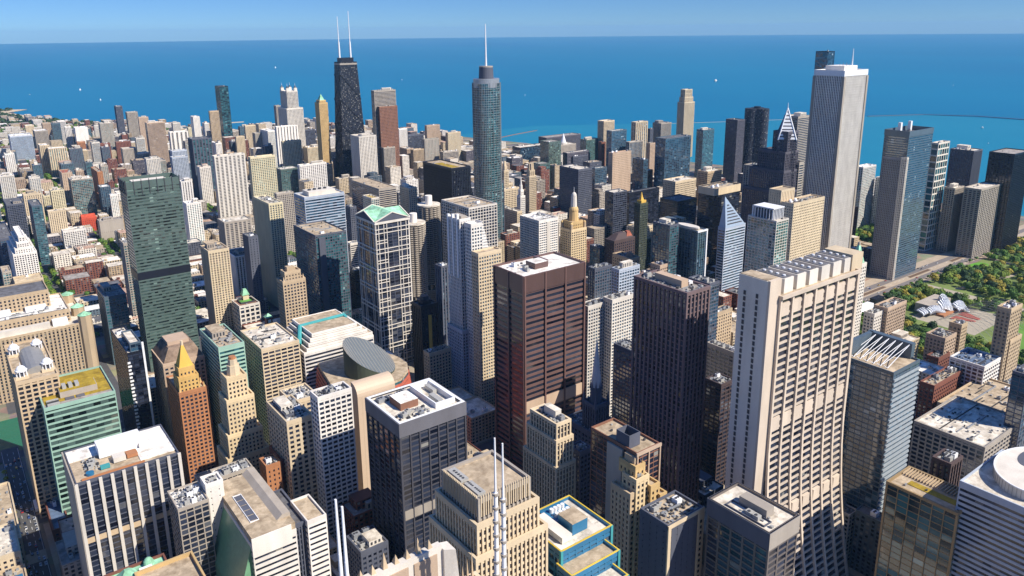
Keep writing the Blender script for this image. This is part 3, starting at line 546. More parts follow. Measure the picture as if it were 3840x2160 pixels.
for line in DATA.split('\n'):
    n, x, y, wx, wy, H, mode, wk, gk, bay, flr, wf, hf, rf, ex, lab = line.split('|')
    x, y, wx, wy, H, bay, flr, wf, hf = map(float, (x, y, wx, wy, H, bay, flr, wf, hf))
    if mode == 'G' and wf >= .4: wf = min(.85, wf+.09); hf = min(.8, hf+.06)
    nm, ct = kind_of(lab); FOOT.append((x, x+wx, y, y+wy))
    if n in ('c161b', 'c161c'):      # shafts of the one stepped office tower
        rt = B['c161a'][5]
    else: rt = root(nm, lab, ct, round(x+wx/2, 1), round(y+wy/2, 1))
    setb(n, x, y, wx, wy, H, rt)
    z0 = 0
    if n == 'lakept': continue
    rnd = block(rt, x, x+wx, y, y+wy, z0, H, mode, wk, gk, bay, flr, wf, hf, rf, win=WINB.get(n, 0))
    p = int(ex[ex.find('p')+1]) if 'p' in ex else 0; u = int(ex[ex.find('u')+1]) if 'u' in ex else 0
    if n in SPECIAL: continue
    if n in NOCLUT:
        clutter(rt, x, x+wx, y, y+wy, H, 0, rnd, tiny=10); continue
    d = math.dist((x, y), (CAM.x, CAM.y))
    clutter(rt, x, x+wx, y, y+wy, H, u+(3 if d < 900 else 1), rnd, big=min(p, 2), roof=rf, wk='offw' if rf in ('offw', 'white') else 'conc', tiny=44 if d < 700 else (20 if d < 1300 else 6))
# ---------------------------------------------------------------- crowns, spires and shaped buildings
def pyr(rt, name, x0, x1, y0, y1, z0, z1, mat, top=.02):
    cx, cy = (x0+x1)/2, (y0+y1)/2; t = (x1-x0)*top, (y1-y0)*top
    return MB().loft(rect(x0, x1, y0, y1), z0, rect(cx-t[0], cx+t[0], cy-t[1], cy+t[1]), z1).build(name, mat, rt)
def drum(rt, name, cx, cy, r0, r1, z0, z1, mat, n=16, ry=None):
    return MB().loft(ell(cx, cy, r0, ry or r0, n), z0, ell(cx, cy, r1, (ry or r0)*r1/r0, n), z1).build(name, mat, rt)
def dome(rt, name, cx, cy, r, z0, h, mat, n=14):
    mb = MB(); k = 5
    for i in range(k):
        a, b = math.pi/2*i/k, math.pi/2*(i+1)/k
        mb.loft(ell(cx, cy, r*math.cos(a), r*math.cos(a), n), z0+h*math.sin(a), ell(cx, cy, max(.02, r*math.cos(b)), max(.02, r*math.cos(b)), n), z0+h*math.sin(b), cap=False)
    return mb.build(name, mat, rt, smooth=True)
def mast(rt, name, x, y, z0, z1, r=.5, mat=None): return MB().tube((x, y, z0), (x, y, z1), r, r*.35).build(name, mat or M_white, rt)
def tier(rt, x0, x1, y0, y1, z0, z1, mode, wk, gk, bay, flr, wf, hf, roof, **k): return block(rt, x0, x1, y0, y1, z0, z1, mode, wk, gk, bay, flr, wf, hf, roof, **k)
def bx(rt, name, x0, x1, y0, y1, z0, z1, mat): return MB().box(x0, x1, y0, y1, z0, z1).build(name, mat, rt)
def pinn(rt, pts, z0, z1, w_, mat, name='pinnacles'):
    for (x, y) in pts: pyr(rt, name[:-1] if name.endswith('s') else name, x-w_, x+w_, y-w_, y+w_, z0, z1, mat)

# green gabled tower
x0, x1, y0, y1, H, rt = B['w77']; st = wall('offw')
L = MB()
for fr in (0.0, .08, .24, .33, .67, .76, .92, 1.0):
    u = x0+(x1-x0)*fr; v = y0+(y1-y0)*fr
    L.box(u-.38, u+.38, y0-1.0, y0-.3, 0, H); L.box(x0-1.0, x0-.3, v-.38, v+.38, 0, H); L.box(x1+.3, x1+1.3, v-.7, v+.7, 0, H); L.box(u-.7, u+.7, y1+.3, y1+1.3, 0, H)
for k in range(8):
    z = H-8-k*25
    for dz in (0, 5):
        for za in ((z+dz, 0, 1),):
            L.box(x0-1.2, x1+1.2, y0-1.2, y0-.35, z-dz, z-dz+.8); L.box(x0-1.2, x0-.35, y0, y1, z-dz, z-dz+1.3); L.box(x1+.35, x1+1.2, y0, y1, z-dz, z-dz+1.3)
    for a, b in ((0, .33), (.67, 1)):
        L.box(x0+(x1-x0)*a, x0+(x1-x0)*b, y0-1.15, y0-.4, z-14, z-13.2); L.box(x0+(x1-x0)*a, x0+(x1-x0)*b, y0-1.15, y0-.4, z-17.5, z-16.7)
L.build('stone_lattice', st, rt)
ring2 = MB(); ring(ring2, x0-1.8, x1+1.8, y0-1.8, y1+1.8, H-1, H+2, 3); ring2.build('cornice', st, rt)
cx, cy, hz = (x0+x1)/2, (y0+y1)/2, H+12
g = MB(); a = 1.6
for s in (0, 1):
    yy = y0-a if s == 0 else y1+a; g.quad((x0-a, yy, H+2), (cx, yy, hz), (cx, cy, hz), (x0-a, cy, H+2)); g.quad((cx, yy, hz), (x1+a, yy, H+2), (x1+a, cy, H+2), (cx, cy, hz))
    xx = x0-a if s == 0 else x1+a; g.quad((xx, y0-a, H+2), (xx, cy, hz), (cx, cy, hz), (cx, y0-a, H+2)); g.quad((xx, cy, hz), (xx, y1+a, H+2), (cx, y1+a, H+2), (cx, cy, hz))
g.build('gabled_roof', roofm('copper'), rt)
gb = MB()
for yy in (y0-a-.1, y1+a+.1): gb.poly([(x0-a, yy, H+2), (x1+a, yy, H+2), (cx, yy, hz-.4)])
for xx in (x0-a-.1, x1+a+.1): gb.poly([(xx, y0-a, H+2), (xx, y1+a, H+2), (xx, cy, hz-.4)])
gb.build('gable', wall('slate'), rt)
gr = MB()
for yy in (y0-a-.3, y1+a+.3):
    gr.tube((x0-a, yy, H+2.4), (cx, yy, hz+.2), .8, n=4); gr.tube((x1+a, yy, H+2.4), (cx, yy, hz+.2), .8, n=4)
for xx in (x0-a-.3, x1+a+.3):
    gr.tube((xx, y0-a, H+2.4), (xx, cy, hz+.2), .8, n=4); gr.tube((xx, y1+a, H+2.4), (xx, cy, hz+.2), .8, n=4)
gr.build('gable_frame', st, rt)
# white stepped tower: raked corner, fins
x0, x1, y0, y1, H, rt = B['c161b']; cx1 = B['c161c'][1]
zb = 180; sk = skin('white', 'gb', .55, .55)
w_ = MB(); n_ = 8
w_.quad((x1, y0-.6, zb), (x1+9, y0-.6, zb), (x1+.6, y0-.6, 215), (x1, y0-.6, 215), [(0, 43), (5.5, 43), (3.5, 54), (0, 54)])
w_.quad((x1+9, y0-.6, zb), (x1+9, y1, zb), (x1+.6, y1, 215), (x1+.6, y0-.6, 215), [(0, 43), (4, 43), (4, 54), (0, 54)])
w_.quad((x1, y0-.6, 215), (x1+.6, y0-.6, 215), (x1+.6, y1, 215), (x1, y1, 215)); w_.quad((x1, y1, zb), (x1, y0-.6, zb), (x1, y0-.6, 215), (x1, y1, 215))
w_.quad((x1+9, y1, zb), (x1, y1, zb), (x1, y1, 215), (x1+.6, y1, 215), [(0, 43), (5.5, 43), (3.5, 54), (0, 54)]); w_.build('raked_wing', sk, rt)
xa0, xa1, ya0, ya1, HA, _ = B['c161a']
for i in range(3): bx(rt, 'fin', xa0-1.6, xa0+1.2, ya0+3+i*9, ya0+5.5+i*9, 150, 222-i*1.5, M_white)
bx(rt, 'penthouse', xa0+4, xa1-2, ya0+3, ya1-4, HA-1, HA+3, wall('conc'))
tier(rt, B['c161a'][0]-4, B['c161c'][1]-6, ya0-6, ya1, 0, 90, 'G', 'bluew', 'gb', 3.4, 3.8, .6, .6, 'offw')
# stepped granite tower at bottom centre
x0, x1, y0, y1, H, rt = B['p181']
for e, z in ((4, 188), (8, 172), (11, 140)):
    tier(rt, x0-e*.6, x1+e, y0-e*.5, y1+e*.8, 0, z, 'V', 'cream', 'gk', 2.6, 4, .6, .62, 'tan')
pp = MB()
for i in range(22): pp.box(x0+.6+i*1.36, x0+1.1+i*1.36, y0-1.1, y0-.5, H-9, H+2.2); pp.box(x0-1.1, x0-.5, y0+.6+i*1.36, y0+1.1+i*1.36, H-9, H+2.2)
pp.build('crown_ribs', wall('cream'), rt)
cu = bx(rt, 'cooling_deck', x0+1, x0+5.5, y0+2, y0+14, H, H+1.6, M_unit)
for k in range(8):
    drum(cu, 'fan', x0+3.2, y0+3.2+k*1.35+(1 if k > 3 else 0), .55, .55, H+1.6, H+1.75, M_dkunit, 10)
cu2 = bx(rt, 'cooling_deck', x0+1, x0+5.5, y0+16.5, y0+29, H, H+1.6, M_unit)
for k in range(5): drum(cu2, 'fan', x0+3.2, y0+18+k*2, .7, .7, H+1.6, H+1.8, M_dkunit, 10)
# four lantern tower
x0, x1, y0, y1, H, rt = B['lant16']
for (dx, dy) in ((66, 778), (88.6, 783), (62.5, 838), (84.7, 839)):
    dx = min(max(dx, x0+5.5), x1-5.5); ln = bx(rt, 'lantern', dx-5, dx+5, dy-5, dy+5, H-1, H+1.5, wall('cream'))
    mb = MB()
    for i in range(8):
        a_ = math.pi/8+i*math.pi/4; mb.tube((dx+4*math.cos(a_), dy+4*math.sin(a_), H+1.5), (dx+4*math.cos(a_), dy+4*math.sin(a_), H+6), .5, n=5)
    mb.build('columns', M_white, ln); drum(ln, 'drum', dx, dy, 2.6, 2.6, H+1.5, H+6, wall('slate'), 8); drum(ln, 'entablature', dx, dy, 4.8, 4.8, H+6, H+7.2, M_white, 8); dome(ln, 'dome', dx, dy, 3.8, H+7.2, 3.6, M_white); mast(ln, 'finial', dx, dy, H+10.5, H+14, .3)
vt = MB(); n_ = 8; vx0, vx1, vy0, vy1 = x0+8, x1-4, y0+16, y1-30
for i in range(n_):
    a_, b_ = math.pi*i/n_, math.pi*(i+1)/n_; r_ = (vx1-vx0)/2; c_ = (vx0+vx1)/2
    vt.quad((c_+r_*math.cos(a_), vy0, H-1+r_*.7*math.sin(a_)), (c_+r_*math.cos(a_), vy1, H-1+r_*.7*math.sin(a_)), (c_+r_*math.cos(b_), vy1, H-1+r_*.7*math.sin(b_)), (c_+r_*math.cos(b_), vy0, H-1+r_*.7*math.sin(b_)))
vt.poly([(c_+r_*math.cos(math.pi*i/n_), vy0, H-1+r_*.7*math.sin(math.pi*i/n_)) for i in range(n_+1)]); vt.build('barrel_vault', plain('vault_metal', (.30, .29, .27), .5, .2), rt)
# slender golden tower with green pyramid
x0, x1, y0, y1, H, rt = B['parkt']; z = TIP['parkt']
tier(rt, x0+3, x1-3, y0+3, y1-3, H-1, H+6, 'V', 'gold', 'gk', 3, 4, .35, .7, 'gold'); pyr(rt, 'pyramid_roof', x0+4, x1-4, y0+5, y1-5, H+6, max(z+5, H+20), roofm('copper'))
# four lantern turrets far left
x0, x1, y0, y1, H, rt = B['n900']
for ax in (x0+4, x1-4):
    for ay in (y0+5, y1-5):
        t_ = bx(rt, 'turret', ax-4, ax+4, ay-4, ay+4, H-1, H+9, wall('offw')); pyr(t_, 'turret_roof', ax-3, ax+3, ay-3, ay+3, H+9, H+16, roofm('slate')); mast(t_, 'finial', ax, ay, H+15, H+23, .5)
tier(rt, x0-6, x1+10, y0-6, y1+10, 0, 205, 'G', 'offw', 'gk', 4, 3.6, .5, .6, 'white')
# orange tower
x0, x1, y0, y1, H, rt = B['rand12']
tier(rt, x0+1.5, x1-5, y0-1+2.5, y0+20, H-1, H+14, 'G', 'amber', 'gk', 3.4, 3.8, .45, .5, 'gold', par=.6)
tier(rt, x0+3, x1-7, y0+4, y0+17, H+13, H+22, 'G', 'amber', 'gk', 3.4, 3.8, .45, .5, 'gold', par=.6)
pyr(rt, 'pyramid_roof', x0+3.4, x1-7.4, y0+4.4, y0+16.6, H+22, TIP['rand12']+3, wall('gilt'), .06)
for (ax, ay) in ((x0+1, y0+1), (x1-1, y0+1), (x0+1, y0+14), (x1-5, y0+2), (x1-1, y0+12)): pyr(rt, 'pinnacle', ax-1, ax+1, ay-1, ay+1, H, H+6, wall('gold'))
drum(rt, 'finial', (x0+x1-4)/2, y0+10.5, 1.3, 1.2, TIP['rand12']-1, TIP['rand12']+6, wall('cream'), 8)
# cream wedding cake tower
rt = root('tower_building', 'cream stepped wedding cake tower with round orange cap, beside gridded tan block', 'tower', 203, 635)
for e, z0, z1 in ((0, 0, 78), (2.5, 77, 98), (5, 97, 128), (7.5, 127, 146)): tier(rt, 188+e, 222-e*1.5, 624+e*.6, 652-e, z0, z1, 'G', 'honey', 'gk', 3.1, 3.8, .5, .55, 'cream', par=.8, win=30, names=('glazing', 'facade'))
FOOT.append((186, 224, 622, 654))
drum(rt, 'crown', 203.5, 637, 5.5, 5, 145, 154, wall('cream'), 8); drum(rt, 'crown', 203.5, 637, 4, 3.6, 154, 159, wall('cream'), 8); drum(rt, 'cap', 203.5, 637, 3, 2.8, 159, 161, wall('orange'), 12)
# golden setback tower right of centre
x0, x1, y0, y1, H, rt = B['deco27']
tier(rt, x0+2, x1-1, y0+3, y1+5, H-1, H+8, 'G', 'gold', 'gk', 4, 3.9, .4, .5, 'offw', par=.5); bx(rt, 'penthouse', x0+3, x1-3, y0+5, y1+2, H+8, H+13, wall('tan'))
tier(rt, x1-.5, x1+7, y0-3, y0+9, 0, 128, 'G', 'gold', 'gk', 3.6, 3.9, .45, .6, 'tan'); tier(rt, x1+6.5, x1+12, y0-5, y0+7, 0, 120, 'G', 'gold', 'gk', 3.6, 3.9, .45, .6, 'tan')
tier(rt, x0-4, x0+.5, y0+1, y1+6, 0, 126, 'G', 'tan', 'gk', 3.6, 3.9, .45, .6, 'tan')
# church spire
x0, x1, y0, y1, H, rt = B['temple_low']
cx, cy = 441, 460
tier(rt, cx-7, cx+7, cy-7, cy+7, H-1, H+22, 'V', 'slate', 'gk', 3, 4, .45, .7, 'slate', par=1.5)
for ax in (-7, 7):
    for ay in (-7, 7): pyr(rt, 'pinnacle', cx+ax-1.4, cx+ax+1.4, cy+ay-1.4, cy+ay+1.4, H+20, H+34, wall('slate'))
sp = drum(rt, 'belfry', cx, cy, 5, 4.6, H+22, H+36, wall('slate'), 8); drum(sp, 'spire', cx, cy, 4.4, .15, H+36, 174, plain('spire_lead', (.45, .47, .50), .45, .2), 8)
for i in range(8): pyr(sp, 'pinnacle', cx+4.6*math.cos(i*math.pi/4)-.7, cx+4.6*math.cos(i*math.pi/4)+.7, cy+4.6*math.sin(i*math.pi/4)-.7, cy+4.6*math.sin(i*math.pi/4)+.7, H+34, H+42, wall('slate'))
# gold tipped dark tower
x0, x1, y0, y1, H, rt = B['carb']; cx, cy = (x0+x1)/2, (y0+y1)/2
tier(rt, x0+4, x1-3, y0+1.5, y1-1.5, H-1, H+4, 'G', 'gilt', 'gk', 3, 4, .4, .5, 'gold'); pyr(rt, 'gold_crown', x0+5, x1-5, y0+3, y1-3, H+4, H+10, wall('gilt'), .25); drum(rt, 'gold_finial', cx, cy, 2.2, .3, H+10, TIP['carb']+6, wall('gilt'), 8)
# domed belvedere tower
x0, x1, y0, y1, H, rt = B['jewel']; cx, cy = x0+17, y0+14
tier(rt, x0+3, x1-6, y0+2, y1-3, H-1, 122, 'G', 'gold', 'gk', 4, 4, .4, .5, 'tan')
for ax in (x0+1.5, x1-2): 
    for ay in (y0+2, y1-2): t_ = drum(rt, 'cupola', ax, ay, 2.6, 2.4, H, H+9, wall('tan'), 8); dome(t_, 'dome', ax, ay, 2.4, H+9, 3, wall('gold'))
t_ = drum(rt, 'belvedere', cx, cy, 8, 7, 121, 138, wall('gold'), 12); dome(t_, 'dome', cx, cy, 7.5, 138, 8, wall('gold')); l_ = drum(rt, 'lantern', cx, cy, 5, 4.4, 144, 160, wall('offw'), 10); dome(l_, 'dome', cx, cy, 4.4, 160, 7, wall('offw')); mast(l_, 'finial', cx, cy, 166, TIP['jewel']+1, .5)
# chevron tower
x0, x1, y0, y1, H, rt = B['twopru']; z = TIP['twoprua']
cx, cy = (x0+x1)/2, (y0+y1)/2
rr0 = 19; dm = [(cx-rr0, cy), (cx, cy-rr0), (cx+rr0, cy), (cx, cy+rr0)]; zb0 = 250; z = 296
MB().loft(dm, 150, dm, zb0, bay=3.5, flr=3.9, cap=False).build('diamond_shaft', skin('dgran', 'gk', .6, .5), rt)
MB().loft(dm, zb0, [(cx-.3, cy), (cx, cy-.3), (cx+.3, cy), (cx, cy+.3)], z).build('pyramid_crown', wall('dgran'), rt)
wt = MB()
def dp(f, t, o=.35): q = rr0*(1-f); return (cx-q+q*t-o, cy-q*t-o, zb0+(z-zb0)*f)
for k in range(8):
    f0 = .02+k*.11; wt.quad(dp(f0, .04), dp(f0, .96), dp(f0+.07, .96), dp(f0+.07, .04))
wt.tube((cx-rr0-.3, cy-.3, zb0), (cx, cy, z+.5), 1.0, n=4); wt.tube((cx-.3, cy-rr0-.3, zb0), (cx, cy, z+.5), 1.0, n=4)
for k in range(10): zc = zb0-6-k*5; wt.quad((cx-rr0*.62-.5, cy-rr0*.38-.5, zc), (cx-rr0*.38-.5, cy-rr0*.62-.5, zc), (cx-rr0*.38-.5, cy-rr0*.62-.5, zc+2.2), (cx-rr0*.62-.5, cy-rr0*.38-.5, zc+2.2))
wt.build('white_chevron', M_white, rt); mast(rt, 'spire', cx, cy, z-2, TIP['twopru'], .8)
tier(rt, x0-5, x1+2, y0-1, y1+20, 0, H-30, 'V', 'dgran', 'gk', 3.5, 3.9, .6, .6, 'slate'); tier(rt, x0-8, x1+5, y0-3, y1+32, 0, H-58, 'V', 'dgran', 'gk', 3.5, 3.9, .6, .6, 'slate'); tier(rt, x0-11, x1+9, y0-5, y1+40, 0, H-90, 'V', 'dgran', 'gk', 3.5, 3.9, .6, .6, 'slate'); tier(rt, x1+1, x1+12, y0-6, y1+10, 0, H-48, 'H', 'conc', 'gk', 3.5, 3.9, 1, .55, 'slate')
# sliced diamond tower
x0, x1, y0, y1, H, rt = B['crain']; x1 = min(x1, x0+44); zt = TIP['crain']
d_ = MB(); a_, b_, c_, e_ = (x0, y0-.5, H), (x1, y0-.5, H), (x0+3, y0+6, zt+14), (x0+1, y1, H)
d_.poly([a_, b_, c_]); d_.poly([b_, e_, c_]); d_.poly([e_, a_, c_]); d_.build('sliced_roof', plain('slice_panel', (.40, .48, .58), .35, .2), rt)
s2 = MB()
for k in range(7):
    f = .1+.1*k; s2.quad((x0+4+3*f, y0-.9+6*f, H+(zt+14-H)*f), (x0+(x1-x0)*(1-f)-2, y0-.9+6*f, H+(zt+14-H)*f), (x0+(x1-x0)*(1-f)-4, y0-.8+6*f+.3, H+(zt+14-H)*f+1.5), (x0+4+3*f, y0-.8+6*f+.3, H+(zt+14-H)*f+1.5))
s2.build('roof_slots', M_dkunit, rt)
# green copper peaked tower
x0, x1, y0, y1, H, rt = B['pitts']; pyr(rt, 'copper_pyramid', x0+2, x1-2, y0+1, y1-1, H, TIP['pitts']+10, roofm('copper'), .1); bx(rt, 'lantern', (x0+x1)/2-1.2, (x0+x1)/2+1.2, (y0+y1)/2-1.2, (y0+y1)/2+1.2, TIP['pitts']+9, TIP['pitts']+13, wall('conc'))
# tan deco tower near the river
x0, x1, y0, y1, H, rt = B['lw']; tier(rt, x0+4, x1-4, y0+3, y1-4, H-1, TIP['lwt']+3, 'G', 'tan', 'gk', 3.6, 3.8, .4, .5, 'tan'); bx(rt, 'penthouse', x0+8, x1-9, y0+6, y1-6, TIP['lwt']+2, TIP['lwt']+8, wall('tan')); mast(rt, 'mast', (x0+x1)/2, (y0+y1)/2, TIP['lwt']+8, TIP['lw']+6, .4)
for ax in (x0+1.5, x1-1.5): pyr(rt, 'pinnacle', ax-1.2, ax+1.2, y0, y0+2.4, H, H+6, wall('tan'))
# white clock tower and gothic towers
x0, x1, y0, y1, H, rt = B['wrig']; cx, cy = (x0+x1)/2, (y0+y1)/2
tier(rt, x0+2, x1-2, y0+2, y1-2, H-1, H+12, 'G', 'white', 'gk', 3, 4, .4, .5, 'white'); cl = drum(rt, 'clock_stage', cx, cy, 3.6, 3.2, H+12, H+22, wall('white'), 8); drum(cl, 'cupola', cx, cy, 2.4, 1.6, H+22, H+30, wall('white'), 8); drum(cl, 'spire', cx, cy, 1.5, .1, H+30, H+42, wall('white'), 8)
fc = MB(); fc.loft(ell(0, 0, 1.9, 1.9, 16), 0, ell(0, 0, 1.9, 1.9, 16), .3); fo = fc.build('clock_face', plain('clock_white', (.7, .68, .6)), cl); fo.location = (0, -4.1, H+14-cl.location.z); fo.rotation_euler = (R(90), 0, 0); fo.location = (cx-rt.location.x, cy-4.1-rt.location.y, H+16)
x0, x1, y0, y1, H, rt = B['tribune']; cx, cy = (x0+x1)/2, (y0+y1)/2; z = TIP['tribune']
tier(rt, x0+3, x1-3, y0+2, y1-2, H-1, H+12, 'V', 'cream', 'gk', 3, 4, .4, .7, 'cream'); drum(rt, 'crown', cx, cy, 6, 5, H+12, z, wall('cream'), 8)
bt = MB()
for i in range(8): a_ = i*math.pi/4+.39; bt.tube((cx+8*math.cos(a_), cy+7*math.sin(a_), H), (cx+5.4*math.cos(a_), cy+5.4*math.sin(a_), z+1), .7, n=4)
bt.build('buttresses', wall('cream'), rt)
x0, x1, y0, y1, H, rt = B['trib1']; tier(rt, x0+3, x1-3, y0+2, y1-2, H-1, H+9, 'G', 'cream', 'gk', 3, 4, .4, .5, 'cream'); pyr(rt, 'crown', x0+3, x1-3, y0+3, y1-3, H+9, TIP['trib1'], wall('cream'), .3)
tier(rt, x0-8, x1+12, y0+1, y1+8, 0, 80, 'G', 'cream', 'gk', 4, 4, .5, .6, 'offw')
# tall cream tower: open crown
x0, x1, y0, y1, H, rt = B['tallcr']
tier(rt, x0+4, x1-5, y0+3, y1-3, H-1, H+16, 'V', 'cream', 'gk', 5, 3.5, .45, .6, 'white'); tier(rt, x0+7, x1-8, y0+5, y1-5, H+15, TIP['tallcr']+4, 'V', 'cream', 'gk', 6, 12, .5, .9, 'white')
# tallest white tower: corner notches, penthouse, mast
x0, x1, y0, y1, H, rt = B['aon']
nt_ = MB()
for cx, cy in ((x0, y0), (x1, y0), (x0, y1), (x1, y1)): nt_.box(cx-2.2, cx+2.2, cy-2.2, cy+2.2, 0, H-8)
nt_.build('corner_channel', wall('conc'), rt)
ph = bx(rt, 'penthouse', x0+12, x1-16, y0+8, y1-10, H, H+8, wall('white')); mast(ph, 'mast', x1-22, y0+14, H+8, H+34, 1.2)
for i in range(6): mast(ph, 'antenna', x0+14+i*5, y0+12+(i % 2)*8, H+8, H+13, .3, M_metal)
bd = MB(); ring(bd, x0-1.2, x1+1.2, y0-1.2, y1+1.2, H-7, H+1.6, 1.2); bd.build('white_cornice', M_white, rt)
# blue office tower rooftop
x0, x1, y0, y1, H, rt = B['bcbs']; bd = MB(); ring(bd, x0-.8, x1+.8, y0-.8, y1+.8, H-2, H+7, .8); bd.build('roof_screen', wall('steel3'), rt)
for ax in (x0+30, x1-16): t_ = bx(rt, 'stair_hood', ax, ax+5, y1-10, y1-5, H, H+16, M_white)
# ellipse roof
x0, x1, y0, y1, H, rt = B['millen']; drum(rt, 'rooftop_ellipse', (x0+x1)/2, (y0+y1)/2, 7, 7, H+1, H+3.4, wall('offw'), 24, ry=18)
fr = MB(); fr.box(x1-1, x1+1.2, y0-1.2, y0+1, 0, H+1.2); fr.box(x0-1.2, x1+1.2, y0-1.4, y0-.5, H-1, H+1.4); fr.build('white_edge', M_white, rt)
x0, x1, y0, y1, H, rt = B['heritage']; cr = MB()
for i in range(8): cr.box(x0+1+i*2.9, x0+1.7+i*2.9, y0+6, y0+6.7, H, H+14); cr.box(x0+1+i*2.9, x0+1.7+i*2.9, y1-6, y1-5.3, H, H+14)
for i in range(8): cr.box(x0+1, x0+1.7, y0+7+i*4, y0+7.7+i*4, H, H+14); cr.box(x1-1.7, x1-1, y0+7+i*4, y0+7.7+i*4, H, H+14)
cr.box(x0+1, x1-1, y0+6, y1-5.3, H+13, H+14.5); cr.build('open_crown', M_white, rt); bx(rt, 'plant_room', x0+3, x1-3, y0+9, y1-8, H-.5, H+11, wall('slate'))
# black hotel cap
x0, x1, y0, y1, H, rt = B['blk_hotel']; c_ = drum(rt, 'octagon_cap', (x0+x1)/2, (y0+y1)/2, 8, 8, H-1, H+5, wall('dark'), 8); drum(c_, 'cap_top', (x0+x1)/2, (y0+y1)/2, 6, 5, H+5, H+9, wall('dark'), 8)
sl_ = MB(); sl_.box((x0+x1)/2-2, (x0+x1)/2+2, y0-1.4, y0-.4, 5, H-12); sl_.build('gold_bay', wall('gilt'), rt)
# black skinny glass tower: white slots
x0, x1, y0, y1, H, rt = B['dark14']; z_ = MB()
for k in range(26): z_.box(x0-.9, x0+1.6+(k % 2)*.8, y0-.9, y0-.15, H-10-k*3.8, H-8.2-k*3.8)
z_.build('white_slots', M_white, rt); tier(rt, x0+4, x1-.5, y0+4, y0+42, H-1, H+8, 'C', 'steel3', 'gb', 5, 4, .95, .9, 'offw'); ed = MB(); ed.box(x1-.6, x1+1.2, y0-1, y0+.4, 0, H+9); ed.build('white_edge', M_white, rt)
# mint glass block: roof
x0, x1, y0, y1, H, rt = B['green15']
MB().box(x0+1.5, x1-1.5, y0+9, y1-1.5, H-.5, H-.2).build('planted_roof', roofm('moss'), rt)
ph = bx(rt, 'penthouse', x0+14, x1-11, y0+15, y0+32, H-.4, H+5, wall('conc')); MB().box(x0+14.5, x1-11.5, y0+15.5, y0+31.5, H+5, H+5.3).build('planted_roof', roofm('moss'), ph)
for i in range(3): bx(ph, 'cooling_unit', x0+17+i*5, x0+20+i*5, y0+20, y0+28, H+5.3, H+8, M_unit)
bx(rt, 'solar_array', x0+17, x0+24, y0+8.5, y0+13, H-.2, H+.5, wall('mauve')); bx(rt, 'solar_array', x0+25.5, x0+32, y0+8.5, y0+13, H-.2, H+.5, wall('mauve'))
for i in range(3): bx(rt, 'chiller', x0+3, x0+12, y0+2+i*4, y0+4.5+i*4, H-.4, H+2, M_dkunit if i % 2 else M_unit)
# black glass and white piers block: rooftop
x0, x1, y0, y1, H, rt = B['white_pier']; sp_ = MB(); sp_.box(x0-.4, x1+.4, y0-.45, y0-.06, H-46, H-42); sp_.build('louvre_band', wall('tan'), rt)
pi_ = MB()
for i in range(10): u = x0+(x1-x0)*i/9; pi_.box(u-1.05, u+1.05, y0-1.5, y0-.2, 0, H+.6)
pi_.build('white_piers', wall('offw'), rt); ws = MB(); ws.box(x0-1.6, x0-.6, y0-1.2, y1+1, 0, H+.6); ws.build('blank_side_wall', wall('conc'), rt)
rw = MB(); rw.box(x0, x1, y1-18, y1, H-.5, H+.1); rw.box(x1-24, x1, y0+7, y1-18, H-.5, H+.12); rw.build('white_membrane', roofm('white'), rt)
bx(rt, 'penthouse', x0+19, x1-18, y1-25, y1-10, H, H+7.5, M_white); bx(rt, 'penthouse', x1-21, x1-7, y1-28, y1-9, H, H+3.5, wall('white')); bx(rt, 'plant_room', x0+26, x0+34, y0+14, y0+22, H, H+3.5, wall('offw')); bx(rt, 'plant_room', x0+35, x0+42, y0+15, y0+22, H, H+2.5, wall('orange')); bx(rt, 'container', x0+17, x0+23, y0+10, y0+13, H, H+2.4, wall('teal'))
tk = drum(rt, 'water_tank', x0+10, y0+9, 2.6, 2.6, H-.4, H+1.6, wall('azure'), 16); rd = MB(); rd.box(x0+4, x1-22, y0+3.4, y0+4.4, H-.4, H+.9); rd.build('rusty_rail', wall('orange'), rt); cl2 = MB(); rr = random.Random(4)
clutter(rt, x0+6, x0+19, y0+12, y1-19, H, 4, rr, tiny=18)
# steel tower roof maze
x0, x1, y0, y1, H, rt = B['dark33']; band = MB(); ring(band, x0-1, x1+1, y0-1, y1+1, H-9, H+1.2, 1); band.build('louvre_band', wall('mauve'), rt)
rw = MB(); ring(rw, x0-.2, x1+.2, y0-.2, y1+.2, H+1.1, H+1.5, 1.8); rw.build('white_coping', M_white, rt)
b2 = bx(rt, 'penthouse', x0+11, x0+25, y0+18, y0+34, H-.4, H+5, wall('brownp')); MB().box(x0+11, x0+25, y0+18, y0+34, H+5, H+5.3).build('roof', roofm('white'), b2)
b3 = MB(); ring(b3, x0+32, x1-4, y0+6, y1-6, H-.4, H+3.6, 1); b3.build('well_wall', M_white, rt); bx(rt, 'chiller', x0+36, x0+40, y0+9, y0+22, H, H+3.6, M_unit); bx(rt, 'chiller', x0+42, x0+45, y0+26, y0+38, H, H+3, M_unit)
clutter(rt, x0+2, x0+30, y0+2, y0+17, H, 3, rr, tiny=16); clutter(rt, x0+2, x0+30, y0+35, y1-2, H, 4, rr, tiny=20)
mb_ = MB(); mb_.box(x0-.8, x1+.8, y0-.75, y0-.1, H-73, H-66); mb_.build('mechanical_band', wall('conc'), rt)
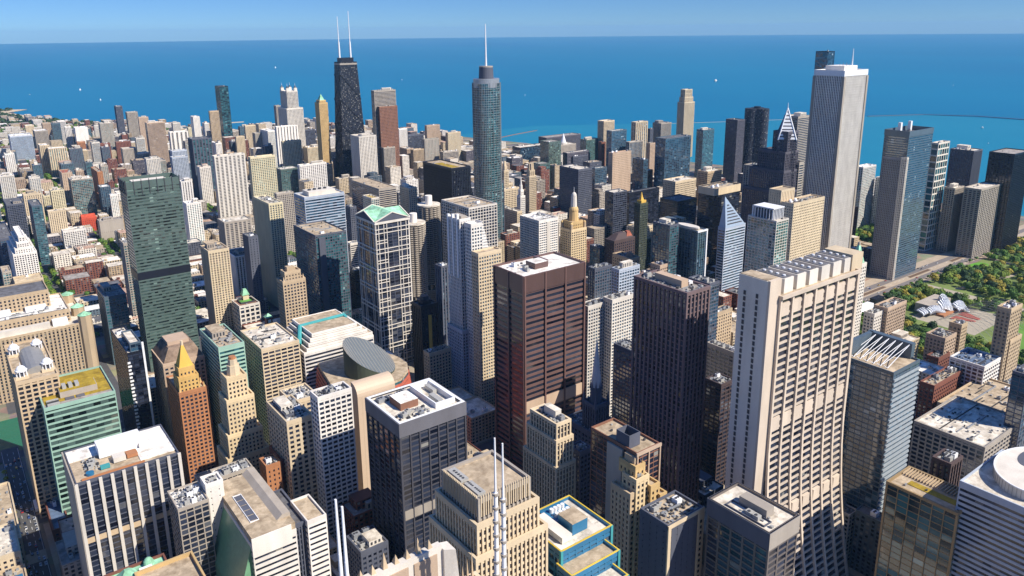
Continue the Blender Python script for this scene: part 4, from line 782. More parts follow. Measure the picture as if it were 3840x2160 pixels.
# dark framed white roofed tower in front of curving tower
x0, x1, y0, y1, H, rt = B['mies33']; band = MB(); ring(band, x0-.9, x1+.9, y0-.9, y1+.9, H-10, H+1, 1); band.build('fascia', wall('slate'), rt); sb = MB(); sb.box(x0-.9, x1+.9, y0-1.0, y0-.92, H-10, H+1); sb.build('fascia_panel', wall('conc'), rt)
bx(rt, 'penthouse', x0+11, x0+18, y0+10, y0+29, H-.4, H+5, wall('conc')); wl = MB(); ring(wl, x0+3.5, x0+10.5, y0+6, y0+33, H-.45, H+.6, .4); wl.build('machine_well', wall('slate'), rt); clutter(rt, x0+4, x0+10, y0+7, y0+32, H-.5, 6, rr, tiny=8)
# bronze tower
x0, x1, y0, y1, H, rt = B['tan26']; bb = MB(); ring(bb, x0+1, x0+11, y0+8, y0+20, H-.4, H+9, .5); bb.build('rooftop_box', wall('slate'), rt); cs = MB(); cs.box(x0-1.6, x0+1, y0+12, y0+26, 0, H-2); cs.build('concrete_core', wall('conc'), rt); pf = MB()
for u in (x0, x0+(x1-x0)*.5, x1): pf.box(u-.5, u+.5, y0-1.1, y0-.25, 0, H+.8)
pf.box(x0-1, x1+1, y0-1.2, y0-.3, H-1.2, H+1.05); pf.build('pink_stone_frame', wall('pink'), rt)
# ribbed brown tower
x0, x1, y0, y1, H, rt = B['fnp3']; bx(rt, 'penthouse', x0+8, x1-9, y0+12, y1-12, H-.4, H+5, wall('pink'))
# purple brown slab
x0, x1, y0, y1, H, rt = B['daley']; band = MB(); ring(band, x0-1.1, x1+1.1, y0-1.1, y1+1.1, H-15, H+1.2, 1.1); band.build('fascia', wall('brown'), rt)
pr = MB()
for i in range(4): u = x0+(x1-x0)*i/3; pr.box(u-.8, u+.8, y0-1.8, y0-.5, 0, H+1)
for i in range(3): v = y0+(y1-y0)*i/2; pr.box(x0-1.8, x0-.5, v-.8, v+.8, 0, H+1)
pr.build('column', wall('brown'), rt); ml = MB()
for i in range(60): u = x0+1+(x1-x0-2)*i/59; ml.box(u-.12, u+.12, y0-1.3, y0-1.1, H-15, H+.8)
ml.build('fascia_ribs', wall('dbrown'), rt); mb_ = MB(); mb_.box(x0-.9, x1+.9, y0-.95, y0-.1, 62, 74); mb_.build('mechanical_band', wall('pink'), rt)
ph = bx(rt, 'penthouse', x0+24, x0+40, y0+14, y0+28, H-.4, H+5, wall('brown')); MB().box(x0+24.3, x0+39.7, y0+14.3, y0+27.7, H+5, H+5.3).build('roof', roofm('white'), ph); bx(rt, 'penthouse', x0+41, x0+45, y0+20, y0+38, H-.4, H+4, wall('brown')); clutter(rt, x0+3, x0+22, y0+3, y1-3, H, 3, rr, tiny=10)
# citadel roof trusses and raised glass screen
x0, x1, y0, y1, H, rt = B['citadel']; s_ = MB(); s_.box(x1-2, x1+3, y0+6, y1+3, H-.4, H+12); s_.box(x0, x1, y1-1, y1+2, H-.4, H+12); s_.build('roof_screen', wall('steel3'), rt)
for i in range(6):
    yb = y0+8+i*5.4; t_ = MB(); t_.tube((x0+6, yb, H), (x1-2, yb, H+11), .3, n=5); t_.tube((x0+6, yb, H), (x0+6, yb+3, H+1), .3, n=4); t_.tube((x1-2, yb, H+11), (x0+10, yb+5.4, H+.3), .28, n=5); t_.build('truss', M_white, rt)
ft = MB()
for k in range(38): ft.box(x0+.3, x1-.3, y0-1.2, y0-.2, 3+k*4.2, 4.8+k*4.2)
ft.build('south_bands', plain('south_band', (.36, .40, .42), .4, .1), rt)
# planted strip on bronze teal block
x0, x1, y0, y1, H, rt = B['gold39']; MB().box(x0+9, x0+15, y0+2, y1-9, H-.45, H-.1).build('planted_roof', roofm('moss'), rt); tr = MB()
for i in range(22): tr.box(x0+18, x1-1, y1-1-i*2, y1-1.5-i*2+.1, H, H+1.2)
tr.build('trellis', wall('tan'), rt)
# oval drum
x0, x1, y0, y1, H, rt = B['round40']; ov = MB(); ov.loft(ell(x0+44, y0+34, 34, 26, 48), H-.5, ell(x0+44, y0+34, 34, 26, 48), H+6); ov.build('rooftop_drum', wall('offw'), rt); rm = MB()
for a_, b_ in zip(ell(x0+44, y0+34, 34.2, 26.2, 48), ell(x0+44, y0+34, 34.2, 26.2, 48)[1:]+ell(x0+44, y0+34, 34.2, 26.2, 48)[:1]): rm.tube((*a_, H+6.3), (*b_, H+6.3), .5, n=4)
rm.build('drum_rim', M_white, rt); MB().loft(ell(x0+56, y0+44, 15, 8, 32), H+6, ell(x0+56, y0+44, 15, 8, 32), H+6.2).build('drum_well', wall('slate'), rt); jb_ = MB()
for a_ in ell(x0+44, y0+34, 34.1, 26.1, 64): jb_.tube((*a_, H-.4), (*a_, H+6), .12, n=4)
jb_.build('panel_joints', wall('conc'), rt)
for i in range(5): bx(rt, 'chiller', x0+30+i*5, x0+33.5+i*5, y0+22+i*2, y0+30+i*2, H+6, H+8.5, M_unit)
# hexagonal / slab details
x0, x1, y0, y1, H, rt = B['slab31']; ed = MB(); ed.box(x0-.9, x0+1.6, y0-1.2, y0-.2, 0, H+.8); ed.box(x1-4.5, x1+.9, y0-1.25, y0-.2, 0, H+.8); ed.box(x0-.9, x1+.9, y0-1.1, y0-.3, H-1.5, H+1); ed.build('cream_lit_edge', wall('cream'), rt); sw = MB()  # slab's slate wall has a cast shadow in its colour; cream right strip is sunlit
for k in range(30): sw.box(x1-3, x1-1.2, y0-1.3, y0-1.2, 3+k*4, 5.2+k*4)
sw.build('side_windows', glass('gk'), rt)
# playing court roof
x0, x1, y0, y1, H, rt = B['e24']; MB().box(x0+1.5, x1-1.5, y0+1.5, y1-1.5, H-.5, H-.1).build('court_surround', roofm('brownp'), rt); MB().box(x0+6, x1-4, y0+9, y1-7, H-.1, H+.05).build('playing_court', roofm('court'), rt); f_ = MB(); ring(f_, x0+5, x1-3, y0+8, y1-6, H-.1, H+2.5, .3); f_.build('fence', M_dkunit, rt)
# green tower open crown
x0, x1, y0, y1, H, rt = B['l300']; cr = MB()
for i in range(8): u = x0+(x1-x0)*i/7; cr.box(u-.35, u+.35, y0-.9, y0-.2, H-11, H+7); cr.box(u-.35, u+.35, y1+.2, y1+.9, H-11, H+7)
for i in range(5): v = y0+(y1-y0)*i/4; cr.box(x0-.9, x0-.2, v-.35, v+.35, H-11, H+7)
cr.build('crown_posts', M_dkunit, rt); sc_ = MB(); ring(sc_, x0-.2, x1+.2, y0-.2, y1+.2, H-.5, H+5, .4); sc_.build('glass_screen', wall('green'), rt)
mb_ = MB(); ring(mb_, x0-.8, x1+.8, y0-.8, y1+.8, 122, 131, .7); mb_.build('mechanical_band', wall('dark'), rt)
bx(rt, 'penthouse', x0+10, x1-12, y0+8, y1-8, H-.5, H+2.5, wall('offw'))
# dark west wing of green tower
for nm in ('dark14',): pass
# banded one with stepped clerestory, 'brown11' mansard
x0, x1, y0, y1, H, rt = B['brown11']; MB().loft(rect(x0, x1, y0, y1), H, rect(x0+8, x1-6, y0+8, y1-7), H+13).build('mansard_roof', roofm('brownroof'), rt); bx(rt, 'penthouse', x0+9, x1-9, y0+14, y1-10, H+13, H+16.5, wall('pink'))
x0, x1, y0, y1, H, rt = B['e13']
for e in (4, 8, 12): tier(rt, x0+e, x1-e, y0+e, y1-e, H+(e-4)*2.2-1, H+e*2.2-.8, 'G', 'white', 'gk', 3.4, 3.4, .5, .6, 'white', par=.6)
x0, x1, y0, y1, H, rt = B['oldcarson']
for e in (2, 4, 6): drum(rt, 'roof_tier', (x0+x1)/2, y0+10, 8.5-e*.9, 7.8-e*.9, H+e*1.2-2.4, H+e*1.2, roofm('brownroof'), 20)
x0, x1, y0, y1, H, rt = B['rusty']; MB().loft(rect(x0, x1, y0, y1), H, rect(x0+14, x1-14, y0+6, y1-6), H+9).build('copper_roof', wall('dbrown'), rt); pyr(rt, 'red_gable', x1-16, x1-2, y0+1, y0+12, H, H+10, roofm('brick'), .2)
for nm in ('mich_dark', 'onepru', 'tan53'):
    x0, x1, y0, y1, H, rt = B[nm]
    for i in range(4): dome(rt, 'dish', x0+8+i*6, y0+10+(i % 2)*5, 2.6, H, 3, M_white, 10)
x0, x1, y0, y1, H, rt = B['mich_dark']; bd = MB(); ring(bd, x0-.9, x1+.9, y0-.9, y1+.9, H-11, H+1.1, .9); bd.build('cream_band', wall('cream'), rt)
x0, x1, y0, y1, H, rt = B['onepru']; tier(rt, x0-1, x0+30, y1-1, y1+18, 0, H+16, 'V', 'cream', 'gk', 4, 4, .3, .3, 'tan')
x0, x1, y0, y1, H, rt = B['whitebox']; bx(rt, 'blank_strip', x0+15, x0+22, y0-1, y0-.2, 0, H-3, wall('offw'))
x0, x1, y0, y1, H, rt = B['redsign']; bx(rt, 'red_wall', x0-1.6, x1+.8, y0-1.6, y0-.6, H-22, H, wall('red'))
x0, x1, y0, y1, H, rt = B['ibm']; MB().box(x0+6, x0+20, y0+10, y0+60, H-.5, H-.2).build('roof_patch', roofm('moss'), rt)
x0, x1, y0, y1, H, rt = B['e12']; MB().loft(rect(x0, x1, y0, y1), H-1, rect(x0+1, x1-1, (y0+y1)/2-1, (y0+y1)/2+1), H+8).build('gabled_roof', roofm('brickred'), rt)
x0, x1, y0, y1, H, rt = B['u353']; ph = bx(rt, 'penthouse', x0+10, x1-10, y0+8, y1-8, H-.5, H+6, wall('offw'))
for i in range(4): drum(ph, 'cooling_fan', x0+16+i*8, (y0+y1)/2, 2.4, 2.4, H+6, H+8, M_dkunit, 12)
x0, x1, y0, y1, H, rt = B['u321']; ev = MB(); ev.box(x0+4, x0+12, y0-2.4, y0-.3, 4, H-3); ev.build('bevel_bay', wall('slate'), rt)
x0, x1, y0, y1, H, rt = B['one_lasalle']
tier(rt, x0-2, x1+3, y0-2, y0+34, 0, 118, 'V', 'cream', 'gk', 3, 3.9, .6, .75, 'offw'); tier(rt, x0-1, x1+1.5, y0-1, y0+31, 0, 138, 'V', 'cream', 'gk', 3, 3.9, .6, .75, 'offw')
x0, x1, y0, y1, H, rt = B['tan8']; wl = MB(); ring(wl, x0+2, x0+9, y0+8, y0+34, H-.4, H+2.4, .4); wl.build('plant_well', wall('slate'), rt); bx(rt, 'chiller', x0+4, x0+7, y0+12, y0+28, H-.3, H+1.8, M_unit)
x0, x1, y0, y1, H, rt = B['lakept']; cx, cy = (x0+x1)/2, (y0+y1)/2; ck = [(cx+(22+13*abs(math.cos(1.5*a))**1.5)*math.cos(a+.6), cy+(22+13*abs(math.cos(1.5*a))**1.5)*math.sin(a+.6)) for a in [2*math.pi*i/48 for i in range(48)]]
MB().loft(ck, 0, ck, H, bay=3.4, flr=3.3).build('rounded_walls', skin('dark', 'gk', .7, .6), rt); drum(rt, 'roof_drum', cx, cy, 9, 9, H, H+5, wall('dark'), 20); fb = MB()
for k in range(60): ck2 = [(cx+(a-cx)*1.012, cy+(b-cy)*1.012) for a, b in ck]; fb.loft(ck2, k*3.3, ck2, k*3.3+.7)
fb.build('floor_edges', wall('slate'), rt)
x0, x1, y0, y1, H, rt = B['bcbs']; tier(rt, x0-1.6, x0+16, y0+5, y1-3, 0, H-38, 'V', 'greyblue', 'gk', 3, 3.9, .55, .6, 'slate'); tier(rt, x0-2.4, x0+1, y0-2.2, y0+6, 0, H-36, 'V', 'offw', 'gk', 3, 3.9, .5, .5, 'slate')
# ---- black tapered tower with two masts
xs = dict(c=(900, 1871)); cx, cy = 900, 1871
rt = root('skyscraper', 'black tapering tower with two white masts, tallest above the lake horizon', 'skyscraper', cx, cy); FOOT.append((cx-45, cx+45, cy-30, cy+30))
b0, b1 = rect(cx-38, cx+38, cy-26, cy+26), rect(cx-23, cx+23, cy-16, cy+16)
MB().loft(b0, 0, b1, 340, bay=3, flr=3.9).build('tapered_walls', skin('dark', 'gk', .7, .55), rt)
xb = MB()
def tp(z): f = z/340; return 38-15*f, 26-10*f
for k in range(5):
    za, zb2 = k*62, k*62+62; wa, da = tp(za); wb, db = tp(zb2)
    xb.tube((cx-wa, cy-da-.4, za), (cx+wb, cy-db-.4, zb2), 1.1, n=4); xb.tube((cx+wa, cy-da-.4, za), (cx-wb, cy-db-.4, zb2), 1.1, n=4); xb.tube((cx-wa-.4, cy-da, za), (cx-wb-.4, cy+db, zb2), 1.1, n=4); xb.tube((cx-wa-.4, cy+da, za), (cx-wb-.4, cy-db, zb2), 1.1, n=4)
xb.build('cross_bracing', wall('dark'), rt); rg = MB(); ring(rg, cx-23.4, cx+23.4, cy-16.4, cy+16.4, 333, 337, 1); rg.build('light_band', wall('conc'), rt)
bx(rt, 'mechanical_floor', cx-17, cx+17, cy-11, cy+11, 340, 350, wall('dark'))
for s, zt in ((-1, 449), (1, 462)):
    ax = cx+s*15; a_ = MB(); a_.tube((ax, cy, 350), (ax, cy, 388), 2.6, 2.0, 8); a_.tube((ax, cy, 388), (ax, cy, zt), 1.2, .6, 6); a_.build('mast', M_white, rt)
# ---- silver round tower
cx, cy = 822, 1150
rt = root('skyscraper', 'silver green rounded glass tower with white spire standing alone at centre left', 'skyscraper', cx, cy); FOOT.append((cx-34, cx+34, cy-30, cy+30))
MB().loft(ell(cx, cy, 23, 19, 40, p=2.8), 0, ell(cx, cy, 23, 19, 40, p=2.8), 325, bay=3, flr=3.9).build('curtain_wall', glass('gt'), rt)
rb = MB()
for k in range(78): rb.loft(ell(cx, cy, 23.5, 19.5, 40, p=2.8), k*4.15, ell(cx, cy, 23.5, 19.5, 40, p=2.8), k*4.15+.9, cap=True)
rb.build('floor_band', plain('trump_steel', (.30, .34, .33), .35, .4), rt)
for z in (325,): drum(rt, 'top_band', cx, cy, 24, 24, 318, 333, plain('top_steel', (.42, .42, .42), .3, .5), 40, ry=20)
fn = MB()
for i in range(40): a_ = i*math.pi/20; p_ = ell(cx, cy, 23.9, 19.9, 40, p=2.8)[i]; fn.tube((*p_, 0), (*p_, 326), .35, n=4)
fn.build('mullions', plain('mull', (.28, .30, .30), .4, .4), rt)
drum(rt, 'crown_drum', cx, cy, 13, 12, 333, 352, wall('slate'), 24); drum(rt, 'crown_drum', cx, cy, 12, 12, 352, 354, wall('conc'), 24); mast(rt, 'spire', cx, cy, 352, 424, 2.0)
tier(rt, cx+4, cx+30, cy-6, cy+26, 0, 150, 'V', 'slate', 'gt', 4, 4, .8, .7, 'slate')
# ---- twin corncob towers
def corncob(cx, cy, H, lab):
    rt = root('apartment_tower', lab, 'tower', cx, cy, group='pair of round balcony towers'); FOOT.append((cx-18, cx+18, cy-18, cy+18))
    def lob(r, k=1.0): 
        pts = []
        for i in range(96):
            a_ = 2*math.pi*i/96; rr_ = r-k*1.8+k*1.8*abs(math.cos(8*a_)); pts.append((cx+rr_*math.cos(a_), cy+rr_*math.sin(a_)))
        return pts
    MB().loft(ell(cx, cy, 13.2, 13.2, 48), 0, ell(cx, cy, 13.2, 13.2, 48), H-2, bay=2.5, flr=2.9).build('core_wall', glass('gk'), rt)
    fl_ = MB(); z = 64
    while z < H-3: fl_.loft(lob(16.6), z, lob(16.6), z+1.1); z += 2.9
    fl_.build('balconies', wall('conc'), rt); sr = MB()
    for k in range(16):
        a_ = 2*math.pi*(k+.5)/16; sr.tube((cx+14.6*math.cos(a_), cy+14.6*math.sin(a_), 0), (cx+14.6*math.cos(a_), cy+14.6*math.sin(a_), H-2), .6, n=5)
    sr.build('columns', wall('conc'), rt)
    pk = MB(); z = 2
    while z < 56: pk.loft(ell(cx, cy, 16.4, 16.4, 48), z, ell(cx, cy, 16.4, 16.4, 48), z+1.5); z += 2.9
    pk.build('parking_ramp', wall('conc'), rt); drum(rt, 'roof', cx, cy, 16.2, 16.2, H-2, H, roofm('offw'), 48); c_ = drum(rt, 'core_drum', cx, cy, 5, 5, H, H+12, wall('white'), 24)
corncob(582, 955, 179, 'round scalloped balcony tower nearer the centre, right one of the matching pair'); corncob(540, 926, 165, 'round scalloped balcony tower half hidden behind the green gabled tower, left of its twin')
# ---- curving (flared) concrete tower
rt = root('skyscraper', 'huge curving concrete tower flaring outward at its base, row of white rooftop boxes', 'skyscraper', 500, 318); FOOT.append((434, 562, 260, 350))
def flare(z): t = max(0, 1-z/150); return 19*t*t
xe0, xe1, ym = 457, 549, 320
zs = [0, 6, 12, 20, 30, 42, 56, 72, 90, 110, 135, 170, 210, 247]
gl_ = MB(); sidew = MB()
for a_, b_ in zip(zs[:-1], zs[1:]):
    ya, yb = 308-flare(a_), 308-flare(b_); yc, yd = 2*ym-ya, 2*ym-yb
    gl_.quad((xe0, ya, a_), (xe1, ya, a_), (xe1, yb, b_), (xe0, yb, b_), [(0, a_/3.9), (30, a_/3.9), (30, b_/3.9), (0, b_/3.9)]); gl_.quad((xe1, yc, a_), (xe0, yc, a_), (xe0, yd, b_), (xe1, yd, b_), [(40, a_/3.9), (70, a_/3.9), (70, b_/3.9), (40, b_/3.9)])
    gl_.quad((xe0, yc, a_), (xe0, ya, a_), (xe0, yb, b_), (xe0, yd, b_), [(80, a_/3.9), (86, a_/3.9), (86, b_/3.9), (80, b_/3.9)]); gl_.quad((xe1, ya, a_), (xe1, yc, a_), (xe1, yd, b_), (xe1, yb, b_), [(90, a_/3.9), (96, a_/3.9), (96, b_/3.9), (90, b_/3.9)])
gl_.build('glazing', glass('gk'), rt)
cw = wall('chase')
rib = MB(); spn = MB(); nb = 8
for i in range(nb):
    u = xe0+(xe1-xe0)*i/(nb-1)
    for a_, b_ in zip(zs[:-1], zs[1:]):
        for s in (-1, 1):
            ya, yb = ym+s*(12+flare(a_)), ym+s*(12+flare(b_)); o = s*1.7
            rib.loft([(u-.9, min(ya, ya+o)), (u+.9, min(ya, ya+o)), (u+.9, max(ya, ya+o)), (u-.9, max(ya, ya+o))], a_, [(u-.9, min(yb, yb+o)), (u+.9, min(yb, yb+o)), (u+.9, max(yb, yb+o)), (u-.9, max(yb, yb+o))], b_, cap=False)
rib.build('curved_piers', cw, rt)
k = 0; z = 5
while z < 243:
    for s in (-1, 1):
        y_ = ym+s*(12+flare(z)); ya, yb = sorted((y_-s*.2, y_+s*.55))
        spn.box(xe0, xe1, ya, yb, z, z+1.7, bottom=True)
    z += 5.2
spn.build('spandrels', wall('chase'), rt)
for zc, zh in ((233, 9), (150, 10), (78, 9)):
    for i in range(7): u = xe0+(xe1-xe0)*(i+.5)/7; f_ = flare(zc); bx(rt, 'mechanical_panel', u-4.6, u+3.4, 306.9-f_, 308.5-flare(zc+zh), zc, zc+zh, wall('chase'))
for a in (0,): 
    tr_ = MB(); ring(tr_, xe0-1, xe1+1, 305, 335, 245.6, 248, 1.5); tr_.build('top_fascia', cw, rt)
MB().box(xe0, xe1, 306, 334, 246, 247).build('roof', roofm('tan'), rt)
for i in range(6):
    u = xe0+7+i*14.2; h_ = bx(rt, 'rooftop_box', u, u+10, 310, 333, 246.5, 257, wall('offw')); MB().box(u+1, u+9, 311, 332, 257, 257.4).build('hood_roof', roofm('slate'), h_)
    for q in range(4): drum(h_, 'fan', u+5, 314+q*5, 1.0, 1.0, 257.4, 258.2, M_white, 12)
bx(rt, 'end_block', xe1-6, xe1+8, 309, 331, 246.5, 259, wall('cream'))
core = bx(rt, 'west_core', 446, 458, 310, 332, 0, 259, wall('offw')); sl_ = MB()
for k in range(60):
    for yy in (316.5, 326): sl_.box(445.7, 446.02, yy, yy+1.7, 4+k*4.1, 6.9+k*4.1)
sl_.build('slot_windows', M_dkunit, core)['kind'] = 'stuff'; cs_ = MB(); cs_.box(446, 458, 308.2, 310, 0, 259.5); cs_.build('sunlit_pier', cw, core); MB().box(446.5, 458, 311, 331.5, 259, 259.4).build('roof', roofm('tan'), core)
ew = MB(); ew.box(xe1, xe1+7, 309, 331, 0, 246); ew.build('east_core', cw, rt)
# ---- round glass and red drum atrium building with sliced cylinder
rt = root('government_building', 'curved glass building with sliced grey cylinder skylight and red rounded back', 'building', 360, 695); FOOT.append((300, 412, 640, 740))
pl_ = [(302, 668), (325, 652), (345, 649), (365, 653), (380, 666), (388, 682), (390, 696), (385, 713), (374, 728), (355, 738), (315, 738)]
MB().loft(pl_, 0, pl_, 86, bay=4, flr=4).build('curtain_wall', glass('gt'), rt); rb = MB()
for k in range(19):
    for a, b in ((k*4.5, k*4.5+2.3),): s_a = 1.012+.24*(1-a/86); rb.loft([(345+(x-345)*s_a, 700+(y-700)*s_a) for x, y in pl_], a, [(345+(x-345)*s_a, 700+(y-700)*s_a) for x, y in pl_], b)
rb.build('red_floor_bands', plain('salmon_red', (.50, .12, .07), .6, 0, .2), rt); MB().loft(pl_, 86, [(360+(x-360)*.99, 695+(y-695)*.99) for x, y in pl_], 88).build('roof', roofm('tan'), rt)
ccx, ccy, rr_ = 350, 690, 25; n_ = 40; ring_ = ell(ccx, ccy, rr_, rr_, n_)
zt_ = [88+16+14*(-(x-ccx)*.75+(y-ccy)*.75)/rr_ for x, y in ring_]
cyl = MB(); cyl.loft(ring_, 86, ring_, zt_, cap=False, bay=3, flr=4); cyl.build('cylinder_wall', wall('green2'), rt); sk_ = MB(); sk_.poly([(*p_, z_+.2) for p_, z_ in zip(ring_, zt_)]); sk_.build('sliced_skylight', plain('skylight', (.13, .155, .17), .55, .1), rt)
li = MB()
for i in range(1, n_//2): a, b = i, n_-i; li.tube((*ring_[a], zt_[a]+.3), (*ring_[b], zt_[b]+.3), .28, n=4)
li.build('skylight_ribs', wall('conc'), rt)
# ---- tan slab with rounded top
rt = root('office_tower', 'smooth tan slab tower with quarter round top in front of the sliced cylinder', 'tower', 308, 600); FOOT.append((288, 330, 590, 612))
sec = [(594, 0), (606, 0), (606, 124)]+[(594+10-10*math.sin(a_*math.pi/12), 114+10*math.cos(a_*math.pi/12)) for a_ in range(0, 7)]
sb = MB(); n_ = len(sec); xa, xb2 = 291, 327
for i in range(n_): (ya, za), (yb, zb2) = sec[i], sec[(i+1) % n_]; sb.quad((xa, ya, za), (xb2, ya, za), (xb2, yb, zb2), (xa, yb, zb2))
sb.poly([(xa, y_, z_) for y_, z_ in sec]); sb.poly([(xb2, y_, z_) for y_, z_ in reversed(sec)]); sb.build('smooth_shell', plain('tan_panel', (.55, .42, .30), .6, 0, .06), rt)
jl = MB()
for i in range(10): jl.box(xa+i*4-.06, xa+i*4+.06, 593.9, 594, 0, 113)
jl.build('panel_joints', wall('tan'), rt)
# ---- striped building with sloping shoulders
rt = root('office_building', 'white and black striped office block with stepped sloping shoulders and teal roof ducts', 'building', 352, 795); FOOT.append((304, 400, 745, 830))
tier(rt, 306, 384, 748, 812, 0, 98, 'H', 'white', 'gk', 5, 4.1, 1, .58, 'tan', par=.2)
for k in range(4): tier(rt, 310+k*3, 384-k*5, 750+k*2, 812-k, 97+k*4.1, 101.1+k*4.1, 'H', 'white', 'gk', 5, 4.1, 1, .62, 'tan', par=.1)
du = MB(); du.tube((318, 785, 113), (368, 785, 114), 2, n=8); du.tube((368, 785, 114), (372, 760, 104), 2, n=8); du.tube((318, 785, 113), (308, 765, 101), 2.4, n=8); du.build('teal_duct', wall('teal'), rt); bx(rt, 'teal_plant_room', 300, 309, 770, 790, 92, 104, wall('teal'))
# ---- tan sloped roof block with atrium
rt = root('office_building', 'tan roofed office block with sloping green glass atrium and black window bands, lower left', 'building', 185, 500); FOOT.append((146, 216, 470, 565))
tier(rt, 160, 189, 481, 560, 0, 94, 'H', 'white', 'gk', 5, 4.2, 1, .42, 'tan'); tier(rt, 197, 210, 479.5, 509, 0, 97, 'H', 'white', 'gk', 5, 4.2, 1, .42, 'tan'); tier(rt, 188, 198, 484, 530, 0, 95, 'V', 'slate', 'gk', 2.2, 4.2, .6, .7, 'slate')
fp = MB(); fp.box(159.5, 186, 479.9, 480.6, 86, 100); fp.build('blank_fascia', wall('white'), rt); MB().box(160, 189, 481, 560, 95.2, 100).build('tan_roof_block', roofm('tan'), rt); MB().loft(rect(180, 189.5, 490, 560), 100, rect(184, 189, 490, 560), 103).build('ridge_monitor', wall('conc'), rt)
rl = MB(); ring(rl, 165, 171, 498, 535, 100, 100.6, .4); rl.build('roof_rails', M_white, rt)
for q in range(5): rl2 = MB(); rl2.box(165.4, 170.6, 500+q*7, 506+q*7, 99.95, 100.3); rl2.build('skylight', wall('slate'), rt)
ag = MB(); ag.quad((148, 556, 55), (148, 484, 55), (160, 484, 93), (160, 556, 93), [(0, 0), (14, 0), (14, 9), (0, 9)]); ag.quad((148, 484, 0), (160, 484, 0), (160, 484, 93), (148, 484, 55)); ag.quad((148, 556, 0), (148, 484, 0), (148, 484, 55), (148, 556, 55)); ag.build('sloping_atrium_glass', plain('atrium_glass', (.16, .34, .20), .25, 0, .25), rt)
# ---- blue stepped block with yellow edges
rt = root('office_tower', 'bright blue stepped office block edged in yellow and teal with white fans on roof', 'tower', 285, 312); FOOT.append((250, 312, 265, 345))
for (xa, xb2, ya, yb, z_, rf_) in ((267, 303, 301, 336, 148, 'offw'), (265, 298, 290, 301.2, 141, 'tan'), (262, 294, 279, 290.2, 134, 'offw')):
    tier(rt, xa, xb2, ya, yb, 0, z_, 'G', 'azure', 'gb', 5, 5, .8, .6, rf_); ye = MB(); ring(ye, xa-.7, xb2+.7, ya-.7, yb+.7, z_+.9, z_+1.4, .8); ye.build('yellow_coping', wall('yellow'), rt); te = MB(); te.box(xa-1, xa+.6, ya-1, ya+.6, 0, z_+1.2); te.box(xb2-.6, xb2+1, ya-1, ya+.6, 0, z_+1.2); te.build('teal_corner', wall('teal'), rt)
ph = bx(rt, 'penthouse', 281, 292, 308, 320, 148, 155, wall('azure')); MB().box(280.8, 292.2, 307.8, 320.2, 155, 155.3).build('roof', roofm('tan'), ph); bx(rt, 'plant_wall', 272, 279, 306, 330, 148, 151.5, wall('offw'))
dk = bx(rt, 'machine_deck', 280, 297, 322, 335, 147.6, 148.6, wall('azure'))
for a in range(2):
    for b in range(4): drum(dk, 'fan', 285+b*2.7, 326+a*4.5, 1.2, 1.2, 148.6, 151, M_white, 12)
# ---- crowned tower at the bottom edge with spires
rt = root('skyscraper', 'pale granite tower crown with pinnacled parapet and tall white spires, bottom edge', 'skyscraper', 118, 185); FOOT.append((70, 165, 150, 225))
tier(rt, 76, 160, 150, 222, 0, 236, 'V', 'cream', 'gk', 3, 4, .5, .6, 'tan')
gw = MB(); gw.box(88, 141, 211, 213.5, 236, 263); gw.build('crown_wall', wall('offw'), rt); pn = MB()
for i in range(5): pn.box(91+i*10, 99+i*10, 210.6, 211, 253, 261)
pn.build('crown_panels', wall('pink'), rt)
for i in range(14):
    u = 88+i*3.8; h_ = 5 if i % 3 == 0 else 2.6; pyr(rt, 'pinnacle', u-.8, u+.8, 211.8, 213.8, 263, 263+h_, wall('tan'))
MB().loft([(141, 210), (146, 207), (146, 213), (141, 214)], 236, [(141, 210), (144, 208), (144, 213), (141, 214)], 262).build('crown_corner', wall('offw'), rt)
ld = MB(); ld.box(88, 142, 206, 210.5, 236, 247); ld.build('inner_ledge', wall('offw'), rt)
bm = MB()
bm.tube((141, 208, 249), (158, 197, 247), .8, n=5)
for (p_, q_) in (((141, 208, 248), (150, 186, 238)), ((130, 201, 247), (146, 184, 238)), ((149, 196, 248), (149, 196, 238)), ((136, 201, 248), (136, 192, 238))): bm.tube(p_, q_, .45, n=5)
bm.build('steel_beams', M_white, rt); cb = drum(rt, 'round_tank', 140, 192, 3.4, 3.4, 236, 240, M_dkunit, 16)
for (ax, ay) in ((146.5, 190), (146.5, 186.4)):
    ay_ = ay; s_ = bx(rt, 'spire_base', ax-2.2, ax+2.2, ay_-1.7, ay_+1.7, 236, 252, wall('tan')); t_ = MB(); t_.tube((ax, ay_, 236), (ax, ay_, 290), .75, .6, 8); t_.tube((ax, ay_, 290), (ax, ay_, 307), .38, .25, 6); sp_o = t_.build('spire', M_white, s_); cl_ = MB()
    for q in range(9): cl_.tube((ax, ay_, 254+q*4.4), (ax, ay_, 254.7+q*4.4), 1.0, 1.0, 8)
    cl_.tube((ax+.9, ay_, 252), (ax+.75, ay_, 290), .1, n=4); cl_.build('collars', wall('conc'), s_)
for (ax, ay) in ((99.5, 190), (99.5, 186.4)):
    t_ = MB(); t_.tube((ax, ay, 236), (ax, ay, 292), .7, .5, 8); t_.tube((ax, ay, 292), (ax, ay, 307), .45, .3, 6); s_ = bx(rt, 'spire_base', ax-1.8, ax+1.8, ay-1.5, ay+1.5, 236, 250, wall('offw')); t_.build('spire', M_white, s_)
for i in range(9):
    ax = 143+i*1.9; pyr(rt, 'pinnacle', ax-.4, ax+.4, 220.4, 221.4, 236, 243+(i % 3)*2, wall('tan'))
